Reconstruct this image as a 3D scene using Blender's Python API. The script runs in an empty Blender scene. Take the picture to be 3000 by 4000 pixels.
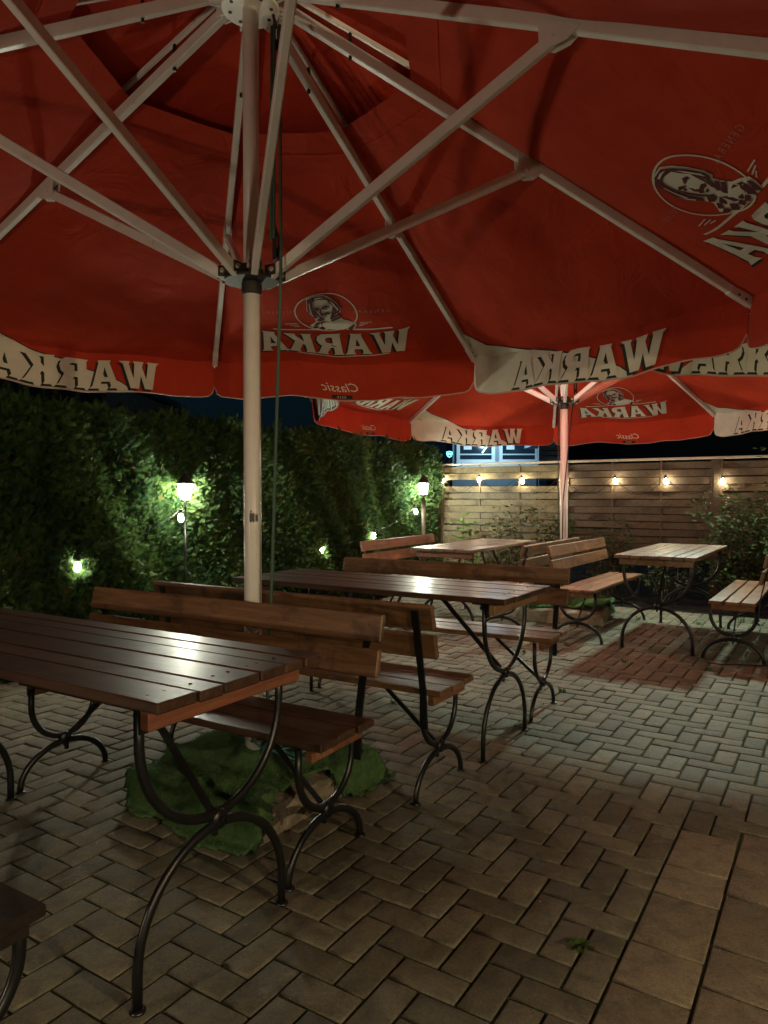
import bpy, math, random
import numpy as np
from mathutils import Vector, Matrix, noise
from mathutils.geometry import tessellate_polygon
random.seed(7); RNG = np.random.default_rng(7)
sc = bpy.context.scene
COL = sc.collection
rad = math.radians
PI = math.pi

# ------------------------------------------------------------ camera, world, exposure
cd = bpy.data.cameras.new('camera'); cam = bpy.data.objects.new('camera', cd); COL.objects.link(cam)
cd.sensor_fit = 'VERTICAL'; cd.sensor_height = 32.0; cd.sensor_width = 24.0
cd.lens = 32.0*2780.7/4000
cd.clip_start = 0.05; cd.clip_end = 400
cam.location = (0, 0, 1.257); cam.rotation_euler = (rad(90)-0.0218, 0, 0)
sc.camera = cam
sc.view_settings.view_transform = 'Standard'; sc.view_settings.look = 'None'
sc.view_settings.exposure = 0.15; sc.view_settings.gamma = 1.0; sc.view_settings.use_curve_mapping = False
sc.cycles.use_denoising = True
sc.cycles.max_bounces = 6; sc.cycles.diffuse_bounces = 4; sc.cycles.glossy_bounces = 3
sc.cycles.sample_clamp_indirect = 6.0
w = bpy.data.worlds.new('World'); sc.world = w; w.use_nodes = True
nt = w.node_tree; bg = nt.nodes['Background']
sky = nt.nodes.new('ShaderNodeTexSky'); sky.sky_type = 'NISHITA'; sky.sun_disc = False
sky.sun_elevation = rad(-3.0); sky.sun_rotation = rad(200)
tint_ = nt.nodes.new('ShaderNodeMix'); tint_.data_type = 'RGBA'; tint_.blend_type = 'MULTIPLY'; tint_.inputs[0].default_value = 1
tint_.inputs[7].default_value = (.10, .30, .62, 1); nt.links.new(sky.outputs[0], tint_.inputs[6])
glow_ = nt.nodes.new('ShaderNodeMix'); glow_.data_type = 'RGBA'; glow_.blend_type = 'ADD'; glow_.inputs[0].default_value = 1
glow_.inputs[7].default_value = (.010, .036, .062, 1); nt.links.new(tint_.outputs[2], glow_.inputs[6])
nt.links.new(glow_.outputs[2], bg.inputs[0]); bg.inputs[1].default_value = 0.12

LIGHTS = dict(flood=122, hub=150, right=190, left=62, back=110)

def lamp(kind, name, loc, power, color, radius=0.04, parent=None, size=None, rot=(0, 0, 0), blend=0.15):
    ld = bpy.data.lights.new(name, kind); ld.energy = power; ld.color = color; ld.shadow_soft_size = radius
    if kind == 'SPOT': ld.spot_size = size; ld.spot_blend = blend
    o = bpy.data.objects.new(name, ld); COL.objects.link(o); o.location = loc; o.rotation_euler = rot
    if parent: o.parent = parent
    return o

# ------------------------------------------------------------ helpers
def lin(c):
    return tuple((v/12.92 if v <= .04045 else ((v+.055)/1.055)**2.4) for v in c)

class MB:
    def __init__(s): s.v = []; s.f = []; s.m = []
    def add(s, vs, fs, m=0):
        b = len(s.v); s.v += [tuple(p) for p in vs]; s.f += [tuple(i+b for i in f) for f in fs]; s.m += [m]*len(fs); return s
    def box(s, c, d, rot=None, m=0, bev=0.0):
        hx, hy, hz = d[0]/2, d[1]/2, d[2]/2
        R = rot or Matrix.Identity(3); c = Vector(c)
        if bev <= 0:
            vs = [c+R@Vector((x*hx, y*hy, z*hz)) for x in (-1, 1) for y in (-1, 1) for z in (-1, 1)]
            fs = [(0, 1, 3, 2), (4, 6, 7, 5), (0, 4, 5, 1), (2, 3, 7, 6), (0, 2, 6, 4), (1, 5, 7, 3)]
            return s.add(vs, fs, m)
        # chamfered box: 24 verts
        vs = []; idx = {}
        for x in (-1, 1):
            for y in (-1, 1):
                for z in (-1, 1):
                    for ax in range(3):
                        p = [x*(hx-bev), y*(hy-bev), z*(hz-bev)]
                        p[ax] = (x*hx, y*hy, z*hz)[ax]
                        idx[(x, y, z, ax)] = len(vs); vs.append(c+R@Vector(p))
        fs = []
        for ax in range(3):
            for sg in (-1, 1):
                q = []
                for a, b in ((-1, -1), (1, -1), (1, 1), (-1, 1)):
                    k = [a, b]; k.insert(ax, sg); q.append(idx[(k[0], k[1], k[2], ax)])
                flip = (sg < 0) ^ (ax == 1)
                fs.append(tuple(reversed(q)) if flip else tuple(q))
        for ax in range(3):   # edges along ax
            o = [i for i in range(3) if i != ax]
            for a in (-1, 1):
                for b in (-1, 1):
                    def K(t, fa):
                        k = [0, 0, 0]; k[ax] = t; k[o[0]] = a; k[o[1]] = b; return idx[(k[0], k[1], k[2], fa)]
                    fs.append((K(-1, o[0]), K(1, o[0]), K(1, o[1]), K(-1, o[1])))
        for x in (-1, 1):
            for y in (-1, 1):
                for z in (-1, 1):
                    fs.append(tuple(idx[(x, y, z, a)] for a in range(3)))
        return s.add(vs, fs, m)
    def bar(s, a, b, wd, th, up=(0, 0, 1), m=0, bev=0.0):
        a = Vector(a); b = Vector(b); d = (b-a); L = d.length; x = d.normalized(); up = Vector(up)
        y = up.cross(x)
        if y.length < 1e-4: y = Vector((0, 1, 0)).cross(x)
        y.normalize(); z = x.cross(y)
        R = Matrix((x, y, z)).transposed()
        return s.box((a+b)/2, (L, wd, th), R, m, bev)
    def tube(s, pts, r, n=8, caps=True, m=0, closed=False, flat=1.0, nrm=None):
        pts = [Vector(p) for p in pts]; N = len(pts); vs = []
        rr = r if hasattr(r, '__len__') else [r]*N
        t0 = (pts[1]-pts[0]).normalized()
        ref = Vector(nrm) if nrm else (Vector((0, 0, 1)) if abs(t0.z) < .9 else Vector((0, 1, 0)))
        for i, p in enumerate(pts):
            if closed: t = (pts[(i+1) % N]-pts[i-1]).normalized()
            else: t = (pts[min(i+1, N-1)]-pts[max(i-1, 0)]).normalized()
            x = ref-t*ref.dot(t)
            if x.length < 1e-5: x = t.orthogonal()
            x.normalize(); y = t.cross(x); ref = x if not nrm else ref
            for k in range(n):
                a = 2*PI*(k+.5)/n; vs.append(p+x*math.cos(a)*rr[i]*flat+y*math.sin(a)*rr[i])
        fs = []
        for i in range(N if closed else N-1):
            j = (i+1) % N
            for k in range(n):
                l = (k+1) % n; fs.append((i*n+k, i*n+l, j*n+l, j*n+k))
        if caps and not closed:
            fs.append(tuple(range(n-1, -1, -1))); fs.append(tuple((N-1)*n+k for k in range(n)))
        return s.add(vs, fs, m)
    def lathe(s, prof, c=(0, 0, 0), n=16, m=0, rot=None):
        vs = []; fs = []; c = Vector(c)
        for r, z in prof:
            for k in range(n):
                a = 2*PI*k/n; v = Vector((r*math.cos(a), r*math.sin(a), z)); vs.append(c+(rot@v if rot else v))
        for i in range(len(prof)-1):
            for k in range(n):
                l = (k+1) % n; fs.append((i*n+k, i*n+l, (i+1)*n+l, (i+1)*n+k))
        fs.append(tuple(range(n-1, -1, -1))); fs.append(tuple((len(prof)-1)*n+k for k in range(n)))
        return s.add(vs, fs, m)
    def build(s, name, mats, parent=None, smooth=False, loc=None):
        me = bpy.data.meshes.new(name); me.from_pydata([tuple(v) for v in s.v], [], s.f); me.update()
        if not isinstance(mats, (list, tuple)): mats = [mats]
        for mt in mats: me.materials.append(mt)
        if len(mats) > 1: me.polygons.foreach_set('material_index', s.m)
        if smooth: me.polygons.foreach_set('use_smooth', [True]*len(me.polygons))
        o = bpy.data.objects.new(name, me); COL.objects.link(o)
        if parent: o.parent = parent
        if loc: o.location = loc
        return o

def fast_mesh(name, V, Fs, mat, parent=None, colors=None, smooth=False):
    """V (n,3) array, Fs (m,3|4) array of equal sized faces"""
    me = bpy.data.meshes.new(name); k = Fs.shape[1]
    me.vertices.add(len(V)); me.vertices.foreach_set('co', np.asarray(V, np.float32).ravel())
    me.loops.add(Fs.size); me.loops.foreach_set('vertex_index', Fs.astype(np.int32).ravel())
    me.polygons.add(len(Fs)); me.polygons.foreach_set('loop_start', np.arange(0, Fs.size, k, dtype=np.int32))
    me.polygons.foreach_set('loop_total', np.full(len(Fs), k, np.int32))
    if smooth: me.polygons.foreach_set('use_smooth', np.ones(len(Fs), bool))
    me.update(calc_edges=True); me.validate()
    if colors is not None:
        at = me.color_attributes.new('tint', 'FLOAT_COLOR', 'POINT')
        at.data.foreach_set('color', np.asarray(colors, np.float32).ravel())
    me.materials.append(mat)
    o = bpy.data.objects.new(name, me); COL.objects.link(o)
    if parent: o.parent = parent
    return o

def tag(o, label=None, cat=None, group=None, kind=None):
    if label: o['label'] = label
    if cat: o['category'] = cat
    if group: o['group'] = group
    if kind: o['kind'] = kind
    return o

def empty(name, loc=(0, 0, 0), rz=0):
    o = bpy.data.objects.new(name, None); o.empty_display_size = .1; COL.objects.link(o)
    o.location = loc; o.rotation_euler = (0, 0, rz); return o

def copy_tree(o, parent=None):
    c = o.copy(); COL.objects.link(c); c.parent = parent
    for ch in list(o.children): copy_tree(ch, c)
    return c

# ------------------------------------------------------------ materials
def mat(name, color=(.5, .5, .5), rough=.6, metal=0, spec=.5):
    m = bpy.data.materials.new(name); m.use_nodes = True
    b = m.node_tree.nodes['Principled BSDF']
    b.inputs['Base Color'].default_value = (*color, 1); b.inputs['Roughness'].default_value = rough
    b.inputs['Metallic'].default_value = metal; b.inputs['Specular IOR Level'].default_value = spec
    return m, m.node_tree, b
def N(t, ty, **kw):
    n = t.nodes.new(ty)
    for k, v in kw.items(): setattr(n, k, v)
    return n
def coords(t, scale=(1, 1, 1), kind='Object'):
    tc = N(t, 'ShaderNodeTexCoord'); mp = N(t, 'ShaderNodeMapping'); mp.inputs['Scale'].default_value = scale
    t.links.new(tc.outputs[kind], mp.inputs[0]); return mp.outputs[0]
def noise_tex(t, vec, scale, detail=5, rough=.6, dist=0):
    n = N(t, 'ShaderNodeTexNoise'); n.inputs['Scale'].default_value = scale; n.inputs['Detail'].default_value = detail
    n.inputs['Roughness'].default_value = rough; n.inputs['Distortion'].default_value = dist
    t.links.new(vec, n.inputs['Vector']); return n.outputs['Fac']
def ramp(t, fac, stops):
    r = N(t, 'ShaderNodeValToRGB'); e = r.color_ramp.elements
    while len(e) < len(stops): e.new(.5)
    for i, (p, c) in enumerate(stops): e[i].position = p; e[i].color = (*c, 1)
    t.links.new(fac, r.inputs[0]); return r.outputs[0]
def mix(t, a, b, fac, mode='MIX'):
    m = N(t, 'ShaderNodeMix', data_type='RGBA', blend_type=mode)
    for s, v in ((m.inputs[0], fac), (m.inputs[6], a), (m.inputs[7], b)):
        if hasattr(v, 'is_linked') or hasattr(v, 'links'): t.links.new(v, s)
        elif isinstance(v, (int, float)): s.default_value = v
        else: s.default_value = (*v, 1)
    return m.outputs[2]
def bump(t, b, h, strength=.3, dist=.01):
    n = N(t, 'ShaderNodeBump'); n.inputs['Strength'].default_value = strength; n.inputs['Distance'].default_value = dist
    t.links.new(h, n.inputs['Height']); t.links.new(n.outputs[0], b.inputs['Normal'])
def rr(t, b, fac, lo, hi):
    n = N(t, 'ShaderNodeMapRange'); n.inputs['To Min'].default_value = lo; n.inputs['To Max'].default_value = hi
    t.links.new(fac, n.inputs[0]); t.links.new(n.outputs[0], b.inputs['Roughness'])

def mat_paver(name, c0, c1, c2):
    m, t, b = mat(name, rough=.8)
    v = coords(t); g = N(t, 'ShaderNodeNewGeometry')
    big = noise_tex(t, v, 1.3, 4, .6); fine = noise_tex(t, v, 90, 6, .75); mid = noise_tex(t, v, 14, 5, .65, .5)
    base = ramp(t, g.outputs['Random Per Island'], [(0, c0), (.5, c1), (1, c2)])
    base = mix(t, base, ramp(t, mid, [(.3, (.62, .62, .62)), (.5, (1, 1, 1)), (.72, (1.3, 1.27, 1.2))]), 1.0, 'MULTIPLY')
    base = mix(t, base, ramp(t, fine, [(.25, (.55, .55, .55)), (.55, (1, 1, 1)), (.8, (1.4, 1.35, 1.3))]), .8, 'MULTIPLY')
    base = mix(t, base, ramp(t, big, [(.35, (.8, .8, .8)), (.65, (1.12, 1.1, 1.08))]), .8, 'MULTIPLY')
    vf = noise_tex(t, v, 330, 3, .7)
    base = mix(t, base, ramp(t, vf, [(.3, (.5, .5, .5)), (.5, (1, 1, 1)), (.7, (1.6, 1.55, 1.45))]), .7, 'MULTIPLY')
    blot = noise_tex(t, v, 5.5, 6, .75, .3)          # pale lime stains on a few stones
    base = mix(t, base, (.42, .40, .35), ramp(t, blot, [(.60, (0, 0, 0)), (.78, (.6, .6, .6))]))
    t.links.new(base, b.inputs['Base Color']); rr(t, b, mid, .6, .95)
    h = N(t, 'ShaderNodeMath', operation='ADD'); t.links.new(fine, h.inputs[0]); t.links.new(mid, h.inputs[1])
    bump(t, b, h.outputs[0], .55, .006)
    return m
M = {}
M['paver'] = mat_paver('paver stone', (.112, .104, .072), (.155, .143, .100), (.195, .178, .126))
M['slab'] = mat_paver('slab stone', (.215, .185, .125), (.245, .21, .145), (.27, .23, .16))
m, t, b = mat('joint soil', rough=.95); v = coords(t)
t.links.new(ramp(t, noise_tex(t, v, 60, 5, .7), [(.3, (.008, .009, .005)), (.5, (.03, .035, .012)), (.62, (.05, .075, .018)), (.8, (.10, .09, .055))]), b.inputs['Base Color'])
bump(t, b, noise_tex(t, v, 120, 4), .8, .01); M['joint'] = m
m, t, b = mat('garden soil', rough=.95); v = coords(t)
t.links.new(ramp(t, noise_tex(t, v, 25, 6, .7), [(.3, (.006, .005, .004)), (.7, (.03, .022, .014))]), b.inputs['Base Color'])
bump(t, b, noise_tex(t, v, 30, 6), 1, .04); M['soil'] = m

def mat_wood(name, dark, midc, lite, rough=(.28, .5), coat=.0, worn=0, axis=0, paint=None):
    m, t, b = mat(name, rough=.4)
    s = [14, 14, 14]; s[axis] = 1.1
    oi = N(t, 'ShaderNodeObjectInfo'); g = N(t, 'ShaderNodeNewGeometry')
    tc = N(t, 'ShaderNodeTexCoord'); mp = N(t, 'ShaderNodeMapping'); mp.inputs['Scale'].default_value = s
    cmb = N(t, 'ShaderNodeCombineXYZ')
    ad = N(t, 'ShaderNodeMath', operation='MULTIPLY_ADD'); ad.inputs[1].default_value = 37.0
    t.links.new(g.outputs['Random Per Island'], ad.inputs[0]); t.links.new(oi.outputs['Random'], ad.inputs[2])
    mm = N(t, 'ShaderNodeMath', operation='MULTIPLY'); mm.inputs[1].default_value = 13.0
    t.links.new(ad.outputs[0], mm.inputs[0])
    for i in range(3): t.links.new(mm.outputs[0], cmb.inputs[i])
    va = N(t, 'ShaderNodeVectorMath', operation='ADD')
    t.links.new(tc.outputs['Object'], mp.inputs[0]); t.links.new(mp.outputs[0], va.inputs[0]); t.links.new(cmb.outputs[0], va.inputs[1])
    vec = va.outputs[0]
    grain = noise_tex(t, vec, 1.6, 6, .62, 1.6); fine = noise_tex(t, vec, 7, 6, .7, .3)
    blot = N(t, 'ShaderNodeVectorMath', operation='ADD'); t.links.new(tc.outputs['Object'], blot.inputs[0]); t.links.new(cmb.outputs[0], blot.inputs[1])
    bl = noise_tex(t, blot.outputs[0], 4.0, 5, .7, .6)
    c = ramp(t, grain, [(.25, dark), (.5, midc), (.78, lite)])
    c = mix(t, c, ramp(t, fine, [(.3, (.6, .6, .6)), (.6, (1.08, 1.08, 1.08))]), .6, 'MULTIPLY')
    c = mix(t, c, ramp(t, g.outputs['Random Per Island'], [(0, (.75, .75, .75)), (1, (1.2, 1.2, 1.2))]), .8, 'MULTIPLY')
    c = mix(t, c, (dark[0]*.45, dark[1]*.5, dark[2]*.6), ramp(t, bl, [(.52, (0, 0, 0)), (.68, (.8, .8, .8))]))
    if worn: c = mix(t, c, tuple(min(1, x*2.0+.05) for x in lite), ramp(t, bl, [(.25, (worn, worn, worn)), (.42, (0, 0, 0))]))
    t.links.new(c, b.inputs['Base Color']); rr(t, b, bl, rough[0], rough[1])
    if coat: b.inputs['Coat Weight'].default_value = coat; b.inputs['Coat Roughness'].default_value = .22
    bump(t, b, fine, .25, .003)
    return m
M['table_wood'] = mat_wood('dark stained table wood', (.036, .018, .011), (.080, .040, .023), (.13, .068, .040), (.36, .52), .15)
M['bench_wood'] = mat_wood('brown bench wood', (.085, .042, .020), (.22, .115, .054), (.35, .19, .09), (.38, .55), .1)
M['orange_wood'] = mat_wood('peeling orange stained wood', (.11, .042, .018), (.23, .095, .040), (.33, .16, .075), (.35, .6), .1, .5)
M['pale_wood'] = mat_wood('worn pale table wood', (.09, .055, .032), (.17, .112, .068), (.26, .18, .11), (.3, .55), .1, .3)
M['red_wood'] = mat_wood('reddish raw beam wood', (.15, .050, .026), (.26, .090, .046), (.33, .13, .07), (.5, .7), 0, 0, 1)
M['beam_wood'] = mat_wood('light raw beam wood', (.22, .11, .05), (.33, .19, .1), (.42, .27, .15), (.5, .7), 0, 0, 1)
M['fence_wood'] = mat_wood('lit weathered fence wood', (.085, .068, .035), (.165, .135, .072), (.25, .215, .125), (.6, .8), 0, .12)  # paler greenish fence tone, lantern light put into the colour
M['fence_brown'] = mat_wood('dim brown fence wood', (.048, .032, .018), (.085, .058, .034), (.125, .088, .052), (.55, .8), 0, .05)  # darker fence tone, shade of the right end put into the colour
M['post_wood'] = mat_wood('weathered post wood', (.07, .052, .032), (.12, .095, .06), (.17, .14, .09), (.6, .8), 0, 0, 2)

M['shaded_wood'] = mat_wood('shade-dark bench wood', (.012, .009, .007), (.022, .016, .012), (.035, .026, .020), (.4, .6))  # near-black copy of the bench wood, the corner's shade put into its colour
m, t, b = mat('black painted steel', (.008, .009, .010), .32, .0, .6); v = coords(t)
rr(t, b, noise_tex(t, v, 25, 4), .22, .5); bump(t, b, noise_tex(t, v, 60, 4), .15, .002); M['steel'] = m
m, t, b = mat('white painted aluminium', rough=.35); v = coords(t)
t.links.new(ramp(t, noise_tex(t, v, 6, 6, .7), [(.22, (.50, .45, .37)), (.36, (.74, .72, .66)), (.7, (.84, .83, .78))]), b.inputs['Base Color'])
rr(t, b, noise_tex(t, v, 9, 4), .25, .45); M['white_metal'] = m
m, t, b = mat('rusty pole paint', rough=.6); v = coords(t)
t.links.new(ramp(t, noise_tex(t, v, 40, 6, .75), [(.45, (.6, .56, .48)), (.55, (.2, .1, .05)), (.7, (.08, .04, .03))]), b.inputs['Base Color']); M['rusty'] = m
m, t, b = mat('galvanised metal', (.45, .45, .4), .35, .9); M['sticker'] = mat('grimy sticker', (.10, .10, .11), .7)[0]; M['galv'] = m; b.inputs['Base Color'].default_value = (.035, .033, .026, 1); b.inputs['Roughness'].default_value = .6; b.inputs['Metallic'].default_value = .2
m, t, b = mat('black plastic', (.012, .012, .012), .5); M['black'] = m
def mat_fabric(name, c, trans=.0):
    m, t, b = mat(name, rough=.85, spec=.2); v = coords(t)
    col = mix(t, c, ramp(t, noise_tex(t, v, 2.2, 6, .65, .4), [(.3, (.72, .72, .72)), (.7, (1.1, 1.1, 1.1))]), .8, 'MULTIPLY')
    t.links.new(col, b.inputs['Base Color'])
    b.inputs['Specular IOR Level'].default_value = .12
    h1 = noise_tex(t, coords(t, (1, 1, .5)), 5, 4, .55, 1.2); bump(t, b, h1, .5, .03)
    return m
M['red'] = mat_fabric('red canopy fabric', (.50, .050, .022))
M['red_dark'] = mat_fabric('red vent fabric', (.55, .052, .024))
M['cream'] = mat_fabric('cream printed fabric', (.72, .70, .58))
M['ink'] = mat('dark green ink', (.015, .022, .014), .8)[0]
M['maroon'] = mat('maroon ink', (.10, .014, .022), .8)[0]
M['faint'] = mat('faded cream ink', (.50, .16, .11), .8)[0]
M['piping'] = mat('pale piping', (.55, .40, .36), .7)[0]
M['rope'] = mat('green rope', (.06, .12, .085), .8)[0]
M['teal_rope'] = mat('teal rope', (.07, .22, .19), .8)[0]
m, t, b = mat('concrete', rough=.9); v = coords(t)
t.links.new(ramp(t, noise_tex(t, v, 9, 7, .7), [(.3, (.16, .12, .08)), (.5, (.30, .25, .18)), (.75, (.40, .35, .27))]), b.inputs['Base Color'])
bump(t, b, noise_tex(t, v, 25, 6, .7), .9, .02); M['concrete'] = m
m, t, b = mat('green artificial turf', rough=.9, spec=.2); v = coords(t)
t.links.new(ramp(t, noise_tex(t, v, 30, 6, .75), [(.3, (.06, .12, .045)), (.55, (.11, .22, .08)), (.8, (.20, .35, .14))]), b.inputs['Base Color'])
bump(t, b, noise_tex(t, v, 220, 3, .7), 1, .01); M['turf'] = m
def mat_leaf(name):
    m, t, b = mat(name, rough=.6, spec=.2)
    at = N(t, 'ShaderNodeAttribute', attribute_name='tint'); t.links.new(at.outputs['Color'], b.inputs['Base Color'])
    tr = N(t, 'ShaderNodeBsdfTranslucent'); t.links.new(at.outputs['Color'], tr.inputs['Color'])
    ms = N(t, 'ShaderNodeMixShader'); ms.inputs[0].default_value = .3
    out = t.nodes['Material Output']; t.links.new(b.outputs[0], ms.inputs[1]); t.links.new(tr.outputs[0], ms.inputs[2]); t.links.new(ms.outputs[0], out.inputs[0])
    return m
M['leaf'] = mat_leaf('leaves')
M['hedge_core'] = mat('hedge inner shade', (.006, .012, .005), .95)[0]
M['bark'] = mat('bark', (.10, .07, .045), .9)[0]
def mat_emit(name, c, s):
    m = bpy.data.materials.new(name); m.use_nodes = True; t = m.node_tree; t.nodes.clear()
    e = N(t, 'ShaderNodeEmission'); e.inputs[0].default_value = (*c, 1); e.inputs[1].default_value = s
    o = N(t, 'ShaderNodeOutputMaterial'); t.links.new(e.outputs[0], o.inputs[0]); return m
M['lantern_glow'] = mat_emit('lit lantern glass', (.98, 1.0, .80), 540)
M['bulb_cool'] = mat_emit('lit cool bulb', (1.0, .97, .72), 200)
M['bulb_warm'] = mat_emit('lit warm bulb', (1.0, .83, .52), 150)
M['uplight_glass'] = mat_emit('added uplight glass', (1.0, .95, .80), 480)
M['led'] = mat_emit('lit led face', (.85, 1, .85), 30)

# ------------------------------------------------------------ ground
TH = -0.5645697; A = Vector((math.cos(TH), math.sin(TH))); B = Vector((-A.y, A.x)); OR = Vector((0.69563773, 1.99562512))
def ab(a, b, z=0.0):
    p = OR+(A*a+B*b)*.1; return Vector((p.x, p.y, z))
g = MB(); g.add([(-120, -60, -.06), (120, -60, -.06), (120, 160, -.06), (-120, 160, -.06)], [(0, 1, 2, 3)])
tag(g.build('ground', M['soil']), kind='structure')
g = MB(); g.add([ab(-43, -34, -.008), ab(75, -34, -.008), ab(75, 62.3, -.008), ab(-43, 62.3, -.008)], [(0, 1, 2, 3)])
tag(g.build('paving_bed', M['joint']), kind='structure')

def paver_mesh(rects, name, m_, gap=.0048, bev=.005, seed=1):
    rg = np.random.default_rng(seed); V = []; F = []
    for (a0, b0, a1, b1) in rects:
        e = gap*10; ro = rg.normal(0, .006, 8)*10*.5
        c = [(a0+e+ro[0]*.1, b0+e+ro[1]*.1), (a1-e+ro[2]*.1, b0+e+ro[3]*.1), (a1-e+ro[4]*.1, b1-e+ro[5]*.1), (a0+e+ro[6]*.1, b1-e+ro[7]*.1)]
        mx, my = (a0+a1)/2, (b0+b1)/2; dz = rg.normal(0, .0012); tx, ty = rg.normal(0, .0012, 2)
        base = len(V); bb = bev*10
        for lvl, ins, zz in ((0, 0, -.03), (1, 0, -bev*.9), (2, bb*.45, -bev*.25), (3, bb*1.1, 0)):
            for (x, y) in c:
                xx = x+(ins if x < mx else -ins); yy = y+(ins if y < my else -ins)
                V.append(tuple(ab(xx, yy, zz+dz+tx*(xx-mx)+ty*(yy-my))))
        for l in range(3):
            for k in range(4):
                j = (k+1) % 4; F.append((base+l*4+k, base+l*4+j, base+(l+1)*4+j, base+(l+1)*4+k))
        F.append(tuple(base+12+k for k in range(4)))
    o = fast_mesh(name, np.array(V), np.array(F), m_)
    return tag(o, kind='structure')
rects = []
def clip(r, lo, hi):
    pass
SL = 6   # slab path spans a in 0..SL for b below 8
seen = set()
for n_ in range(-40, 60):
    for m_ in range(-60, 90):
        a0 = -2-m_+2*n_; b0 = m_+2*n_
        for (x0, y0, x1, y1) in ((a0, b0, a0+2, b0+1), (a0, b0-2, a0+1, b0)):
            if x1 < -41 or x0 > 73 or y1 < -32 or y0 > 61: continue
            y1 = min(y1, 62); 
            top = lambda a: 8 if a < 2 else 9
            if y0 < top(x0) and x1 > 0 and x0 < SL:
                if x0 < 0: x1 = 0
                elif x1 > SL: x0 = SL
                elif y1 > top(x0): y0 = top(x0)
                else: continue
            if x1-x0 < .5 or y1-y0 < .5: continue
            if x0 < 0 < x1 and y0 < 8: x1 = 0
            rects.append((x0, y0, x1, y1))
paver_mesh(rects, 'herringbone_paving', M['paver'], seed=3)
srect = []
for ci, off in enumerate((8, 9, 8)):
    b1 = off; k = 0
    while b1 > -32:
        h_ = 3 if k % 2 == 0 else 2
        srect.append((ci*2, b1-h_, ci*2+2, b1)); b1 -= h_; k += 1
srect.append((4, 8, 6, 9))
paver_mesh(srect, 'slab_path', M['slab'], seed=5)

# ------------------------------------------------------------ lettering tools
GL = {
 'W': (1.62, [(0, 1), (.50, 1), (.46, .92), (.58, .36), (.73, .80), (.68, .92), (.64, 1), (1.08, 1), (1.03, .92), (1.11, .36), (1.27, .90), (1.20, 1), (1.66, 1), (1.50, .90), (1.27, 0), (.92, 0), (.80, .48), (.67, 0), (.33, 0), (.12, .90)], []),
 'A': (1.12, [(0, 0), (.44, 0), (.36, .09), (.40, .24), (.72, .24), (.75, .09), (.68, 0), (1.16, 0), (1.05, .10), (.78, .92), (.80, 1), (.30, 1), (.36, .92), (.09, .10)], [[(.46, .40), (.66, .40), (.56, .76)]]),
 'R': (1.14, [(0, 0), (.47, 0), (.40, .08), (.40, .36), (.52, .36), (.72, .09), (.68, 0), (1.20, 0), (1.08, .08), (.88, .42), (1.0, .52), (1.05, .70), (.98, .88), (.82, .98), (.6, 1), (0, 1), (.07, .92), (.07, .08)], [[(.40, .56), (.40, .83), (.58, .83), (.68, .78), (.70, .70), (.67, .61), (.57, .56)]]),
 'K': (1.10, [(0, 0), (.46, 0), (.40, .08), (.40, .38), (.48, .44), (.70, .10), (.66, 0), (1.20, 0), (1.08, .10), (.76, .60), (1.0, .90), (1.12, 1), (.66, 1), (.68, .90), (.40, .58), (.40, .92), (.46, 1), (0, 1), (.07, .92), (.07, .08)], []),
}
def refine(loop, d):
    out = []
    for i, p in enumerate(loop):
        q = loop[(i+1) % len(loop)]; L = math.hypot(q[0]-p[0], q[1]-p[1]); n = max(1, int(L/d))
        for k in range(n): out.append((p[0]+(q[0]-p[0])*k/n, p[1]+(q[1]-p[1])*k/n))
    return out
def poly_tris(loops):
    v = [[Vector((x, y, 0)) for x, y in L] for L in loops]
    return [p for L in loops for p in L], tessellate_polygon(v)
def word_polys(word, height, width):
    """list of (verts2d, tris) for the word, centred, x right y up"""
    tot = sum(GL[c][0] for c in word)+.05*(len(word)-1); x = -tot/2; sx = width/tot; out = []
    for c in word:
        wd, o, hs = GL[c]
        loops = [[((x+px)*sx, (py-.5)*height) for px, py in refine(L, .25)] for L in [o]+hs]
        out.append(poly_tris(loops)); x += wd+.05
    return out
_tc = {}
def text_mesh(txt, size, shear=0, spacing=1.0):
    k = (txt, size, shear, spacing)
    if k in _tc: return _tc[k]
    cu = bpy.data.curves.new('t', 'FONT'); cu.body = txt; cu.size = size; cu.align_x = 'CENTER'; cu.align_y = 'CENTER'
    cu.shear = shear; cu.space_character = spacing; cu.resolution_u = 2
    o = bpy.data.objects.new('t', cu); COL.objects.link(o)
    dg = bpy.context.evaluated_depsgraph_get(); dg.update()
    me = o.evaluated_get(dg).to_mesh(); V = [(v.co.x, v.co.y) for v in me.vertices]; F = [tuple(p.vertices) for p in me.polygons]
    o.evaluated_get(dg).to_mesh_clear(); bpy.data.objects.remove(o); bpy.data.curves.remove(cu)
    _tc[k] = (V, F); return _tc[k]

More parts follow.
